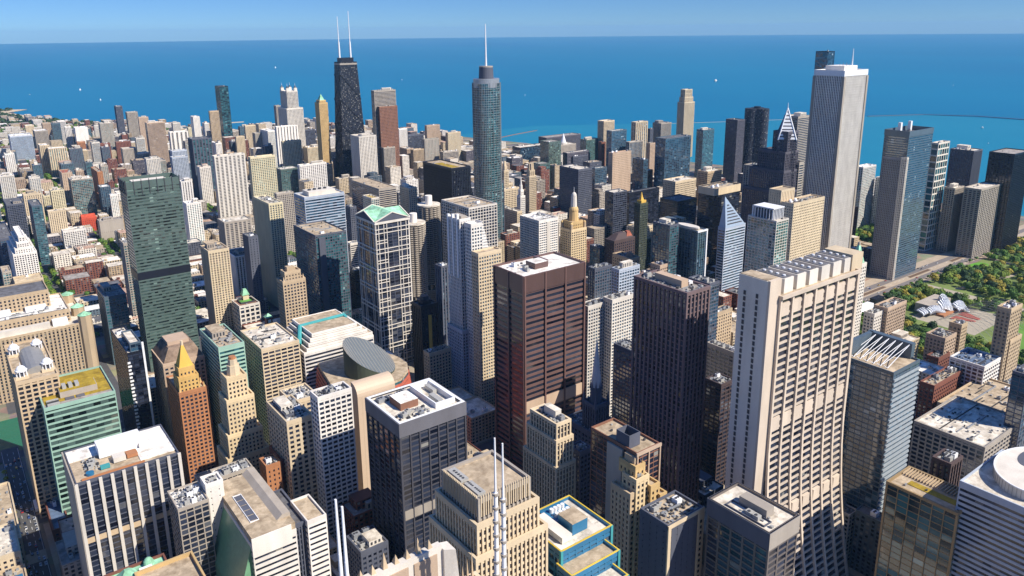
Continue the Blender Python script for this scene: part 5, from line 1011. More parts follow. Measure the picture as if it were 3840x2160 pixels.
# ---- copper roofed block and tan parapet block at the bottom edge
rt = root('city_building', 'low block with bright green copper roofs and red trim at the bottom edge', 'building', 92, 476); FOOT.append((66, 112, 440, 492))
tier(rt, 76, 108, 469.5, 483, 0, 111, 'G', 'brick', 'gk', 4, 4, .5, .5, 'copper'); pyr(rt, 'copper_hip', 80, 93, 468, 479, 111, 117, roofm('copper'), .1); dome(rt, 'copper_dome', 99, 479, 3.2, 111, 5, roofm('copper')); st_ = MB()
for i in range(4): st_.box(93, 100, 470+i*1.5, 470.7+i*1.5, 111, 113.5)
st_.build('louvre', M_white, rt)
rt = root('city_building', 'tan stone block with broad pale parapet at the bottom edge, right of copper roofs', 'building', 106, 456); tier(rt, 90, 121, 440, 469, 0, 114, 'G', 'gold', 'gk', 5, 4, .3, .5, 'tan', par=2)
# ---- riverside low buildings, lower left
for (xa, xb2, ya, yb, z_, wk, rf_, lab) in ((22, 43, 700, 800, 26, 'cream', 'tan', 'low cream riverside terrace building with planted edge, left edge'), (16, 40, 652, 696, 44, 'cream', 'offw', 'cream block with arched green window at lower left edge'), (16, 41, 622, 648, 34, 'tan', 'tan', 'low tan block with dark blue screen below the cream arched one'), (18, 44, 560, 618, 30, 'cream', 'offw', 'bottom left corner cream block with flat roof')):
    rt = root('city_building', lab, 'building', xa, ya); tier(rt, xa, xb2, ya, yb, 0, z_, 'G', wk, 'gk', 4, 4, .5, .55, rf_); clutter(rt, xa, xb2, ya, yb, z_, 3, rr, tiny=14); FOOT.append((xa, xb2, ya, yb))
    if z_ == 44: bx(rt, 'green_window', xb2+.2, xb2+1, 660, 686, 8, 34, wall('copper'))
    if z_ == 34: bx(rt, 'blue_screen', xa+2, xb2-2, 626, 632, 34, 38, wall('azure'))
# long narrow building in the street
rt = root('city_building', 'narrow red brick building with blue grey roof in the shaded street, lower left', 'building', 72, 745); tier(rt, 66, 78, 715, 778, 0, 14, 'G', 'brick', 'gk', 4, 4, .5, .5, 'blueroof'); FOOT.append((64, 79, 700, 780))
clutter(rt, 66, 78, 752, 778, 14, 5, rr)
# ---- stone mart
rt = root('mart_building', 'vast tan stone mart block with white roofs and green corner turret caps, left', 'building', 100, 1110); FOOT.append((20, 205, 1030, 1195))
x0, x1, y0, y1 = 30, 152, 1046, 1150
tier(rt, x0, x1, y0, y1, 0, 78, 'V', 'tan', 'gk', 4.2, 4, .45, .72, 'offw', win=100); tier(rt, x0+14, x1-14, y0+20, y1-10, 77, 92, 'G', 'tan', 'gk', 4.2, 4, .45, .6, 'white'); tier(rt, x0+40, x1-30, y0+50, y1-5, 91, 112, 'G', 'tan', 'gk', 4.2, 4, .45, .6, 'slate')
for (ax, ay) in ((x0, y0), (x1-1, y0+1), (x1-3, y0+38), (x1-6, y1-6)):
    t_ = drum(rt, 'corner_turret', ax, ay, 7.5, 7.5, 0, 88, wall('tan'), 8); MB().loft(ell(ax, ay, 8, 8, 8), 88, ell(ax, ay, .2, .2, 8), 92).build('turret_cap', roofm('copper'), t_)
for (xa, ya, w_, d_, h_) in ((45, 1052, 70, 8, 84), (60, 1085, 20, 14, 97), (95, 1086, 22, 14, 96), (118, 1056, 16, 24, 84)): bx(rt, 'roof_pavilion', xa, xa+w_, ya, ya+d_, h_-7, h_, M_white if d_ > 8 else wall('offw'))
clutter(rt, x0+16, x1-16, y0+22, y1-60, 92, 5, rr, tiny=20)
# ---- clock tower red brick by the river
rt = root('clock_tower_building', 'red brick riverside building with small green topped clock tower', 'building', 350, 1030); FOOT.append((330, 395, 1012, 1045))
tier(rt, 334, 392, 1015, 1042, 0, 30, 'G', 'brick', 'gk', 4, 4, .5, .5, 'offw', win=40); t_ = bx(rt, 'clock_tower', 358, 366, 1012, 1020, 0, 44, wall('brick')); pyr(t_, 'green_cap', 357, 367, 1011, 1021, 44, 49, roofm('copper')); bx(t_, 'clock_face', 360, 364, 1011.8, 1012, 37, 41, M_white)
rt = root('church_tower', 'small cream bell tower with green cap behind the rooftop playing court', 'tower', 352, 1075); bx(rt, 'shaft', 348, 356, 1071, 1079, 0, 62, wall('cream')); pyr(rt, 'green_cap', 347, 357, 1070, 1080, 62, 70, roofm('copper'), .2)
# ---- lakeside block with domed spire
rt = root('university_hall', 'low white building with pointed domed spire at the lake edge', 'building', 1640, 1900); tier(rt, 1600, 1690, 1890, 1930, 0, 58, 'G', 'conc', 'gk', 5, 4, .4, .5, 'offw'); d_ = drum(rt, 'drum', 1650, 1905, 12, 11, 58, 64, wall('offw'), 16); drum(d_, 'spire', 1650, 1905, 9, 1, 64, 92, M_white, 12); FOOT.append((1595, 1695, 1885, 1935))
# ---------------------------------------------------------------- ground, water, streets
rnd = random.Random(11)
COAST = [(1990,-900),(1960,500),(1960,1050),(2000,1500),(1900,1900),(1833,2288),(1752,2599),(1643,2873),(1477,3268),(1180,3400),(1099,3448),(980,3762),(926,3894),(747,4170),(652,4317),(530,4587),(400,5100),(508,5241),(383,5320),(330,6000),(100,9000),(-200,14000)]
def sheet(name, pts, z, mat, thick=0):
    mb = MB(); mb.poly([(*p, z) for p in pts])
    if thick:
        n = len(pts)
        for i in range(n): a, b = pts[i], pts[(i+1) % n]; mb.quad((*a, z-thick), (*b, z-thick), (*b, z), (*a, z))
    return structure(mb.build(name, mat))
def m_ground():
    m, t, b = newmat('city_ground'); tc = N(t, 'ShaderNodeTexCoord'); n1 = N(t, 'ShaderNodeTexNoise'); n1.inputs['Scale'].default_value = .02; n1.inputs['Detail'].default_value = 8; t.links.new(tc.outputs['Object'], n1.inputs[0])
    n2 = N(t, 'ShaderNodeTexVoronoi'); n2.inputs['Scale'].default_value = .05; t.links.new(tc.outputs['Object'], n2.inputs[0])
    rp = N(t, 'ShaderNodeValToRGB'); e = rp.color_ramp.elements; e[0].position = .35; e[0].color = (.16, .145, .12, 1); e[1].position = .62; e[1].color = (.34, .28, .20, 1)
    t.links.new(n1.outputs[0], rp.inputs[0]); t.links.new(mixc(t, .3, rp.outputs[0], mixc(t, 1.0, rp.outputs[0], n2.outputs['Color'], 'MULTIPLY')), b.inputs['Base Color']); b.inputs['Roughness'].default_value = .92; return m
M_ground = m_ground(); M_road = plain('asphalt', (.075, .075, .08), .9, 0, .3, .15); M_pave = plain('pavement', (.36, .30, .22), .9, 0, .25, .2); M_sand = plain('sand', (.55, .44, .30), .95, 0, .15)
def m_water(name, c0, c1, sc0):
    m, t, b = newmat(name); tc = N(t, 'ShaderNodeTexCoord'); mp = N(t, 'ShaderNodeMapping'); mp.inputs['Scale'].default_value = (1, .35, 1); mp.inputs['Rotation'].default_value = (0, 0, .9); t.links.new(tc.outputs['Object'], mp.inputs[0])
    n1 = N(t, 'ShaderNodeTexNoise'); n1.inputs['Scale'].default_value = sc0; n1.inputs['Detail'].default_value = 6; t.links.new(mp.outputs[0], n1.inputs[0]); t.links.new(mixc(t, n1.outputs[0], c0, c1), b.inputs['Base Color'])
    n2 = N(t, 'ShaderNodeTexNoise'); n2.inputs['Scale'].default_value = .12; n2.inputs['Detail'].default_value = 4; t.links.new(tc.outputs['Object'], n2.inputs[0]); bp = N(t, 'ShaderNodeBump'); bp.inputs['Strength'].default_value = .6; bp.inputs['Distance'].default_value = 1.2; t.links.new(n2.outputs[0], bp.inputs['Height']); t.links.new(bp.outputs[0], b.inputs['Normal'])
    b.inputs['Roughness'].default_value = .35; b.inputs['IOR'].default_value = 1.33; b.inputs['Specular IOR Level'].default_value = .18
    return m
M_lake = m_water('lake_water', (.0, .105, .225), (.0, .19, .31), .0005); M_harb = m_water('harbour_water', (.006, .165, .26), (.012, .20, .30), .004); M_river = m_water('river_water', (.02, .12, .07), (.03, .15, .09), .02)
lk = MB(); lk.poly([(x, y, -3) for x, y in ell(0, 0, 41000, 41000, 96)]); structure(lk.build('lake', M_lake))
sheet('harbour_water', [(1700, 2700), (2193, 2739), (2616, 2473), (2921, 2286), (3608, 1973), (3864, 1839), (3956, 1445), (3900, -900), (1500, -900), (1500, 2000)], -2.7, M_harb)
land_n = [(-4000, 1006)]+[(60, 1004), (210, 1000), (420, 975), (700, 985), (1960, 1090)]+COAST[3:]+[(-6000, 14000)]
land_s = [(-4000, -900), (1990, -900), (1960, 500), (1960, 1040), (700, 935), (420, 925), (210, 950), (130, 952), (20, 900), (-10, 800), (-20, -900+1700)]
land_s = [(-20, -900), (1990, -900), (1960, 500), (1960, 1040), (700, 935), (420, 925), (210, 950), (130, 952), (20, 880), (-20, 760)]
sheet('north_ground', land_n, 0, M_ground, 4); sheet('south_ground', land_s, 0, M_ground, 4)
sheet('west_ground', [(-6000, -900), (-70, -900), (-70, 770), (-30, 900), (-60, 960), (-6000, 1000)], -.2, M_ground, 4)
sheet('river', [(-6000, 998), (-60, 955), (-80, -900), (-10, -900), (-10, 760), (30, 880), (140, 945), (420, 920), (700, 930), (1965, 1030), (1965, 1095), (700, 990), (420, 980), (210, 1005), (60, 1010), (-6000, 1012)], -2.4, M_river)
XS = [50, 165, 290, 420, 547, 670, 812, 945]; YS = [-90, 44, 200, 344, 477, 622, 766, 905]
XN = [-30, 65, 165, 290, 420, 547, 670, 800, 945, 1080, 1210, 1340, 1470, 1600]; YN = [1110, 1210, 1310, 1420, 1530, 1640, 1750, 1860, 1970, 2080, 2200, 2320, 2450, 2580, 2710, 2840, 2970, 3100, 3230, 3360, 3500, 3640, 3780, 3920, 4060, 4200, 4400, 4600, 4800, 5000]
def coast_x(y):
    for (xa, ya), (xb, yb) in zip(COAST[:-1], COAST[1:]):
        if ya <= y <= yb or yb <= y <= ya: return xa+(xb-xa)*(y-ya)/(yb-ya+1e-9)
    return 300
roads = MB()
for x in XS: roads.quad((x-8, -900, .02), (x+8, -900, .02), (x+8, 925, .02), (x-8, 925, .02))
for y in YS: roads.quad((-15, y-8, .026), (1940, y-8, .026), (1940, y+8, .026), (-15, y+8, .026))
for x in XN:
    ye = 5200
    while ye > 1200 and coast_x(ye) < x+40: ye -= 100
    roads.quad((x-8, 1012, .02), (x+8, 1012, .02), (x+8, ye, .02), (x-8, ye, .02))
for y in YN: xe = coast_x(y)-40; roads.quad((-900, y-7, .026), (xe, y-7, .026), (xe, y+7, .026), (-900, y+7, .026))
structure(roads.build('streets', M_road))
# pavements of the blocks that can be looked into, a real kerb high
pv = MB()
for x0_, x1_ in zip(XS[:-1], XS[1:]):
    for y0_, y1_ in zip(YS[1:-1], YS[2:]): pv.box(x0_+11, x1_-11, y0_+11, y1_-11, 0, .15)
pv.box(14, 40, 500, 870, 0, .15); structure(pv.build('pavement', M_pave))
lm = MB()
for y in range(500, 920, 12):
    for dx in (-2.6, 2.6): lm.box(50+dx-.12, 50+dx+.12, y, y+5, .02, .032)
for x in range(960, 1900, 14): lm.box(x, x+6, 633.8, 634.1, .04, .052); lm.box(x, x+6, 641.8, 642.1, .04, .052)
for x in (57, 43): lm.box(x-.1, x+.1, 500, 920, .02, .032)
structure(lm.build('lane_markings', M_white))
# bridges
br = MB(); 
for x in (165, 290, 420, 547, 670, 812, 945): br.box(x-9, x+9, 900, 1020, -.6, .6)
structure(br.build('bridge_decks', M_road))
sheet('plaza', [(15, 640), (41, 640), (41, 690), (15, 690)], .155, M_pave); sheet('crossing', [(42, 700), (58, 700), (58, 716), (42, 716)], .05, M_pave); sheet('quay', [(15, 800), (42, 800), (42, 880), (15, 870)], .155, M_pave)
# wide tan avenue by the park
av = sheet('avenue', [(950, 612), (1950, 606), (1950, 662), (950, 672)], .035, plain('avenue_stone', (.40, .32, .23), .9, 0, .25, .08)); ar = MB()
for (ya, yb) in ((617, 627), (640, 652)): ar.quad((955, ya, .06), (1945, ya-4, .06), (1945, yb-4, .06), (955, yb, .06))
structure(ar.build('avenue_lanes', plain('avenue_asphalt', (.17, .15, .14), .9, 0, .2))); tr_ = MB()
for x in (1010, 1180, 1330, 1480, 1640): tr_.box(x, x+70, 630, 636, .06, .5)
structure(tr_.build('planted_median', plain('median_soil', (.13, .08, .05), .95)))
def sh_beach(pts, name='beach'): return sheet(name, pts, .05, M_sand)
sh_beach([(980,3762),(926,3894),(747,4170),(652,4317),(530,4587),(400,5100),(508,5241),(383,5320),(340,5300),(360,5080),(480,4560),(600,4300),(700,4140),(880,3850),(930,3740)])
hk = sheet('breakwater_hook', [(1099,3790),(1205,3800),(1255,3790),(1250,3770),(1200,3776),(1099,3765)], -1.5, M_sand, 2)
def strip(name, pts, w_, z0, z1, mat):
    mb = MB()
    for (xa, ya), (xb, yb) in zip(pts[:-1], pts[1:]):
        d = Vector((xb-xa, yb-ya)); L = d.length; n_ = Vector((-d.y, d.x))/L*w_; mb.loft([(xa-n_.x, ya-n_.y), (xb-n_.x, yb-n_.y), (xb+n_.x, yb+n_.y), (xa+n_.x, ya+n_.y)], z0, [(xa-n_.x, ya-n_.y), (xb-n_.x, yb-n_.y), (xb+n_.x, yb+n_.y), (xa+n_.x, ya+n_.y)], z1)
    return mb.build(name, mat)
o = strip('breakwater', [(2700,2400),(2921,2286),(3300,2110)], 2.5, -3, -1.9, wall('conc')); o['label'] = 'thin pale stone breakwater line far out behind the lake towers'; o['category'] = 'breakwater'
o = strip('breakwater', [(3608,1973),(3864,1839),(3980,1640),(3990,1300)], 5, -3, -.5, wall('slate')); o['label'] = 'dark stone breakwater curving across the lake right of the tallest white tower'; o['category'] = 'breakwater'
o = strip('breakwater', [(1826,2513),(1960,2560),(2100,2600)], 3, -3, -1.2, wall('brownp')); o['label'] = 'low breakwater reaching into the lake right of the silver round tower'; o['category'] = 'breakwater'
# ---------------------------------------------------------------- park
M_grass = plain('lawn', (.11, .24, .03), .95, 0, .35, .05); M_path = plain('park_path', (.38, .33, .25), .95, 0, .15, .1)
sheet('park_ground', [(958, -700), (1930, -700), (1930, 600), (958, 606)], .03, plain('park_soil', (.15, .20, .05), .95, 0, .5, .03)); sheet('park_plaza', [(1145, 450), (1255, 450), (1255, 540), (1145, 540)], .05, M_path)
for pts in ([(960, 560), (1110, 470), (1114, 464), (960, 548)], [(1000, 420), (1130, 480), (1134, 474), (1004, 412)], [(1290, 330), (1310, 330), (1318, 606), (1298, 606)], [(1330, 560), (1560, 520), (1562, 512), (1330, 550)], [(1420, 480), (1700, 560), (1704, 552), (1424, 470)], [(1500, 350), (1510, 350), (1560, 600), (1548, 600)]):
    sheet('park_path', pts, .07, M_path)
sheet('bright_lawn', [(1485+14*math.cos(a*.5236)*2.3, 590+14*math.sin(a*.5236)) for a in range(12)], .09, plain('bright_lawn', (.10, .30, .02), .95, 0, .2))
sheet('oval_lawn', [(x, y) for x, y in ell(1205, 395, 62, 42, 30)], .09, M_grass); sheet('lakeshore_lawn', [(x, y) for x, y in ell(1508, 822, 34, 20, 24)], .09, plain('green_lawn', (.11, .30, .02), .95, 0, .2))
sheet('lakeshore_park_ground', [(1400, 740), (1600, 740), (1600, 900), (1400, 900)], .04, M_grass)
rt = root('pier_hall', 'long low hall with white tented roofs on the pier behind the tallest white tower', 'hall', 1900, 960)
for (xa, ya, w_, d_) in ((1800, 1010, 60, 26), (1870, 975, 50, 30), (1930, 940, 70, 26)): t_ = bx(rt, 'hall_wall', xa, xa+w_, ya, ya+d_, 0, 14, wall('offw')); MB().loft(rect(xa-2, xa+w_+2, ya-2, ya+d_+2), 14, rect(xa+8, xa+w_-8, ya+d_*.45, ya+d_*.55), 24).build('tent_roof', M_white, t_)
# steel bandshell
rt = root('bandshell', 'billowing brushed steel bandshell with curled ribbons among the park trees', 'bandshell', 1200, 530); MS = plain('brushed_steel', (.50, .52, .55), .38, .8, .1)
def ribbon(name, x0, y0, x1, y1, h, w_, curl, twist):
    mb = MB(); n = 10; k = 8; G = []
    for i in range(n+1):
        t = i/n; px, py = x0+(x1-x0)*t, y0+(y1-y0)*t; row = []
        for j in range(k+1):
            s = j/k; a = s*math.pi*.75-curl; row.append((px+twist*math.sin(t*3)*s*4-w_*.35*math.cos(a), py-w_*math.cos(a)*(1-.3*t), 3+h*(math.sin(t*math.pi*.85+.25))*s**.8+2.5*math.sin(t*5+s*2)))
        G.append(row)
    for i in range(n):
        for j in range(k): mb.quad(G[i][j], G[i+1][j], G[i+1][j+1], G[i][j+1])
    o = mb.build(name, MS, rt, smooth=True); md = o.modifiers.new('solid', 'SOLIDIFY'); md.thickness = .35; return o
for a in ((1158, 534, 1192, 524, 10, 9, .2, 1), (1168, 528, 1202, 518, 14, 8, .5, -1), (1192, 526, 1220, 514, 19, 8, .3, 1.4), (1208, 528, 1232, 520, 24, 7, .0, -1.6), (1222, 516, 1240, 504, 14, 7, .6, 1), (1216, 508, 1236, 498, 9, 6, .1, -1.2)): ribbon('steel_ribbon', *a)
bx(rt, 'stage_house', 1176, 1236, 524, 548, 0, 14, wall('conc')); bx(rt, 'stage', 1182, 1228, 508, 523, 0, 3, wall('orange'))
st = MB()
for i in range(9):
    for xa_, xb_ in ((1184+i*1.6, 1203), (1209, 1230-i*1.6)): st.box(xa_, xb_, 498-i*3.2, 500.6-i*3.2, .05, .7+.02*i)
so_ = st.build('red_seating', plain('seat_red', (.36, .10, .07), .8), rt); tl = MB()
for i in range(-5, 6):
    for s in (-1, 1):
        pts = [(1206+i*11+s*t*26, 505-t*95*(1-abs(i)*.03), 4+16*math.sin(t*math.pi)) for t in (0, .2, .4, .6, .8, 1)]
        for p_, q_ in zip(pts[:-1], pts[1:]): tl.tube(p_, q_, .18, n=4)
tl.build('trellis', M_metal, rt)
rt = root('theatre_entrance', 'white stepped theatre entrance wall beside the avenue and park trees', 'building', 1130, 596); bx(rt, 'white_wall', 1090, 1132, 588, 598, 0, 11, M_white); bx(rt, 'dark_glass_box', 1150, 1174, 594, 604, 0, 11, wall('dark')); bx(rt, 'low_roof', 1080, 1140, 578, 588, 0, 4, M_white)
rt = root('climbing_rock', 'pale blue sculpted play structure in the garden behind the park road', 'play structure', 1400, 440); mb = MB()
for (ax, ay, r_) in ((1400, 440, 11), (1416, 446, 9), (1385, 432, 8), (1372, 424, 6), (1440, 430, 8), (1456, 422, 6)): mb.loft(ell(ax, ay, r_, r_*.7, 9), 0, ell(ax+2, ay, r_*.5, r_*.35, 9), 8)
mb.build('sculpted_mass', plain('play_blue', (.38, .42, .50), .6, 0, .3), rt)
# ---------------------------------------------------------------- trees
def crown_mesh(seed, col_, dry=0.0):
    r = random.Random(seed); mb = MB(); lobes = []
    for i in range(7): a = r.uniform(0, 6.28); q = r.uniform(.0, .5); lobes.append((q*math.cos(a), q*math.sin(a), r.uniform(.45, 1.0), r.uniform(.34, .52)))
    for i in range(460):
        lx, ly, lz, lr = r.choice(lobes); a, b = r.uniform(0, 6.28), math.asin(r.uniform(-.6, 1)); q = lr*r.uniform(.72, 1.05)
        p = Vector((lx+q*math.cos(a)*math.cos(b), ly+q*math.sin(a)*math.cos(b), lz+q*math.sin(b)*.85)); s = r.uniform(.05, .10)
        n_ = Vector((math.cos(a)*math.cos(b)+r.uniform(-.5, .5), math.sin(a)*math.cos(b)+r.uniform(-.5, .5), math.sin(b)+r.uniform(-.3, .6))).normalized(); u = n_.orthogonal().normalized()*s; v = n_.cross(u)
        mb.quad(tuple(p-u-v), tuple(p+u-v*.7), tuple(p+u*.8+v), tuple(p-u+v*.9))
    me = bpy.data.meshes.new('crown'); me.from_pydata(mb.v, [], mb.f); me.materials.append(col_); return me
def leafmat(n, a, b_):
    m, t, b = newmat(n); oi = N(t, 'ShaderNodeObjectInfo'); ge = N(t, 'ShaderNodeNewGeometry'); f = mth(t, 'ADD', mth(t, 'MULTIPLY', oi.outputs['Random'], .5), mth(t, 'MULTIPLY', ge.outputs['Random Per Island'], .5)); t.links.new(mixc(t, f, a, b_), b.inputs['Base Color']); b.inputs['Roughness'].default_value = .8; return m
LF = [leafmat('leaf_green', (.03, .085, .012), (.10, .20, .02)), leafmat('leaf_olive', (.08, .14, .012), (.19, .25, .02)), leafmat('leaf_dark', (.015, .04, .012), (.04, .09, .02)), leafmat('leaf_yellow', (.22, .20, .02), (.36, .28, .03))]
CR = [crown_mesh(i, LF[[0, 0, 1, 2, 3, 1][i]]) for i in range(6)]
tk_ = MB(); tk_.tube((0, 0, 0), (.02, .01, .75), .06, .03, 6); tk_.tube((0, 0, .5), (.25, .1, .9), .03, .012, 5); tk_.tube((0, 0, .45), (-.2, -.15, .85), .03, .012, 5)
TKM = bpy.data.meshes.new('trunk'); TKM.from_pydata(tk_.v, [], tk_.f); TKM.materials.append(plain('bark', (.12, .08, .05), .95))
cand = []
def clear(x, y, mg=3): return all(not (a-mg < x < b+mg and c-mg < y < d+mg) for a, b, c, d in FOOT)
NOPE = [(1140, 1258, 455, 556), (1150, 1255, 365, 425), (1285, 1325, 300, 606), (950, 1950, 604, 680), (1450, 1535, 574, 606), (1080, 1180, 576, 606), (1366, 1462, 416, 458)]
def treezone(x0, x1, y0, y1, step, s0, s1, zone, prob=1.0, kinds=(0, 1, 2, 3, 4, 5)):
    y = y0
    while y < y1:
        x = x0
        while x < x1:
            tx, ty = x+rnd.uniform(-.42, .42)*step, y+rnd.uniform(-.42, .42)*step; x += step
            if rnd.random() > prob or not clear(tx, ty) or any(a < tx < b and c < ty < d for a, b, c, d in NOPE): continue
            s = rnd.uniform(s0, s1); p = proj(tx, ty, s)
            if not p or not (-30 < p[0] < 3870 and 0 < p[1] < 2190): continue
            cand.append((s/p[2], tx, ty, s, rnd.choice(kinds), zone))
        y += step
treezone(965, 1120, 240, 600, 12, 8.5, 12, 'in the grove beside the bandshell'); treezone(1120, 1290, 560, 604, 11, 8, 11, 'in the grove beside the bandshell'); treezone(1262, 1288, 240, 560, 12, 8, 11, 'in the grove beside the bandshell'); treezone(1120, 1262, 240, 350, 13, 8, 11, 'in the grove beside the bandshell', .8)
treezone(1325, 1900, 240, 604, 14.5, 8, 12.5, 'in the garden park beyond the road', .8); treezone(1400, 1600, 740, 900, 14, 6, 9, 'in the small park between lake towers', .8); treezone(1600, 1930, 660, 800, 15, 9, 12, 'by the lake behind the ribbed apartment towers', .8, (0, 2))
treezone(960, 1080, 0, 240, 13, 8, 11, 'in the grove beside the bandshell', .7)
for i in range(30): tx = 960+i*30+rnd.uniform(-5, 5); cand.append((7/1300, tx, 609, 5, rnd.choice((0, 1)), 'along the avenue'))
for y in range(520, 880, 14): cand.append((5/700, 42, y, 3.4, rnd.choice((1, 4)), 'along the shaded riverside street'))

def streettrees(x0, x1, y0, y1, step, s0, s1, zone, prob):
    for sx in XN:
        if not x0 <= sx <= x1: continue
        for side in (-8.5, 8.5):
            y = y0
            while y < y1:
                y += step
                if rnd.random() > prob: continue
                tx, ty, s = sx+side+rnd.uniform(-1, 1), y+rnd.uniform(-3, 3), rnd.uniform(s0, s1); p = proj(tx, ty, s)
                if p and -30 < p[0] < 3870 and 0 < p[1] < 2190 and clear(tx, ty, 1): cand.append((s/p[2], tx, ty, s, rnd.choice((0, 1, 2, 5)), zone))
    for sy in YN:
        if not y0 <= sy <= y1: continue
        x = x0
        while x < x1:
            x += step
            if rnd.random() > prob: continue
            tx, ty, s = x+rnd.uniform(-3, 3), sy+rnd.choice((-8, 8))+rnd.uniform(-1, 1), rnd.uniform(s0, s1); p = proj(tx, ty, s)
            if p and -30 < p[0] < 3870 and 0 < p[1] < 2190 and clear(tx, ty, 1) and tx < coast_x(ty)-40: cand.append((s/p[2], tx, ty, s, rnd.choice((0, 1, 2, 5)), zone))
streettrees(-40, 560, 1150, 2600, 11, 5, 9, 'lining the low north side streets', .6); streettrees(-40, 900, 2600, 4100, 14, 8, 13, 'lining the far north side streets', .75)
treezone(60, 330, 2050, 2300, 13, 7, 11, 'in the small green square at far left', .5)
cand.sort(key=lambda q: -q[0])
KND = ['dark green leafy tree', 'mid green leafy tree', 'olive green leafy tree', 'deep green dense tree', 'yellowing autumn tree', 'olive broad tree']
def put_tree(par_list, s, tx, ty, k, zone):
    r = bpy.data.objects.new('tree', None); r.location = (tx, ty, 0); r.rotation_euler = (0, 0, rnd.uniform(0, 6.28)); r.scale = (s, s, s*rnd.uniform(.85, 1.2)); col.objects.link(r); r['label'] = KND[k]+' '+zone; r['category'] = 'tree'; r['group'] = 'trees '+zone
    c = bpy.data.objects.new('crown', CR[k]); c.parent = r; col.objects.link(c); q = bpy.data.objects.new('trunk', TKM); q.parent = r; col.objects.link(q)
for (_, tx, ty, s, k, zone) in cand[:300]: put_tree(None, s, tx, ty, k, zone)
rest = cand[300:]
for k in range(6):
    mb = MB(); r = random.Random(k)
    for (_, tx, ty, s, kk, zone) in rest:
        if kk != k: continue
        for i in range(90):
            a, b = r.uniform(0, 6.28), math.asin(r.uniform(-.5, 1)); q = s*.75*r.uniform(.7, 1.05); p = Vector((tx+q*math.cos(a)*math.cos(b), ty+q*math.sin(a)*math.cos(b), s*.75+q*math.sin(b)*.8)); ss = s*r.uniform(.09, .17)
            n_ = Vector((math.cos(a)*math.cos(b), math.sin(a)*math.cos(b), math.sin(b)+r.uniform(-.2, .5))).normalized(); u = n_.orthogonal().normalized()*ss; v = n_.cross(u); mb.quad(tuple(p-u-v), tuple(p+u-v*.7), tuple(p+u*.8+v), tuple(p-u+v*.9))
    if mb.f:
        o = mb.build('distant_trees', LF[[0, 0, 1, 2, 3, 1][k]]); o['kind'] = 'stuff'; o['label'] = 'scattered %s crowns in the far city and parks' % ['dark green', 'mid green', 'olive', 'deep green', 'yellowing', 'olive broad'][k]; o['category'] = 'trees'
# far wooded shore, too many to count
mb = MB(); r = random.Random(5)
for i in range(2300):
    ty = r.uniform(4150, 9000); xm = coast_x(ty)-60; tx = r.uniform(-200, xm) if r.random() < .6 else r.uniform(xm-220, xm)
    s = r.uniform(8, 15)
    for j in range(16):
        a, b = r.uniform(0, 6.28), math.asin(r.uniform(-.3, 1)); q = s*r.uniform(.6, 1); p = Vector((tx+q*math.cos(a)*math.cos(b), ty+q*math.sin(a)*math.cos(b), s*.6+q*math.sin(b)*.7)); ss = s*.3; n_ = Vector((math.cos(a)*math.cos(b), math.sin(a)*math.cos(b), math.sin(b)+.2)).normalized(); u = n_.orthogonal().normalized()*ss; v = n_.cross(u); mb.quad(tuple(p-u-v), tuple(p+u-v*.7), tuple(p+u*.8+v), tuple(p-u+v*.9))
o = mb.build('far_wood', LF[2]); o['kind'] = 'stuff'; o['label'] = 'dark wooded lakeside park along the far left shore'; o['category'] = 'woodland'
# ---------------------------------------------------------------- low and middle buildings between the towers
LMK = [('far left edge', 100, 2400), ('green glass tower', 240, 1050), ('cobalt glass tower', 172, 1690), ('silver box roofed glass block', 300, 2070), ('ribbed white slab', 548, 1735), ('golden pyramid topped tower', 924, 2095), ('black tapering tower', 900, 1871),
  ('silver round tower', 809, 1160), ('green gabled tower', 470, 880), ('round balcony towers', 560, 950), ('black steel tower', 675, 1055), ('grey gridded tower', 597, 875), ('white stepped tower', 485, 730), ('purple brown slab', 481, 583), ('ribbed brown tower', 456, 398), ('curving tower', 500, 318), ('domed belvedere tower', 829, 928), ('gold tipped tower', 1017, 960),
  ('tallest white tower', 1219, 728), ('limestone slab', 1040, 665), ('chevron topped tower', 1073, 722), ('tall cream crowned tower', 2020, 1728), ('pale ziggurat block', 129, 1500), ('grey octagonal hotel', 466, 1467), ('tallest dark glass tower', 913, 2950), ('beige banded slab', 596, 2597), ('red gabled low building', 284, 1899), ('windowless grey warehouse', 306, 1771), ('stone mart', 90, 1100), ('white striped tower', 456, 1756), ('brown granite tower', 1016, 1886), ('emerald glass tower', 1337, 1594), ('four lantern tower', 906, 2283), ('dark shouldered park office tower', 1334, 665), ('planted roof mint block', 110, 790), ('trussed roof glass tower', 600, 308), ('white gridded block', 850, 335), ('long light court hotel', 724, 286), ('beige tower near the wooded shore', 340, 3440), ('blue banded tower', 480, 1096), ('church spire', 441, 460), ('lone slim grey tower', 622, 3263)]
CW = {'tan': 'tan', 'cream': 'cream', 'brick': 'dark red brick', 'orange': 'orange brick', 'pink': 'sandy', 'white': 'white', 'conc': 'grey', 'slate': 'charcoal', 'offw': 'off white', 'dgran': 'dark grey', 'steel3': 'blue glass'}
RW = {'tan': 'tan', 'offw': 'pale', 'white': 'white', 'slate': 'dark', 'brick': 'rusty', 'pink': 'salmon', 'conc': 'grey'}
cells = []
def overlap(x0, x1, y0, y1, m_=2): return any(not (x1+m_ < a or x0-m_ > b or y1+m_ < c or y0-m_ > d) for a, b, c, d in FOOT)
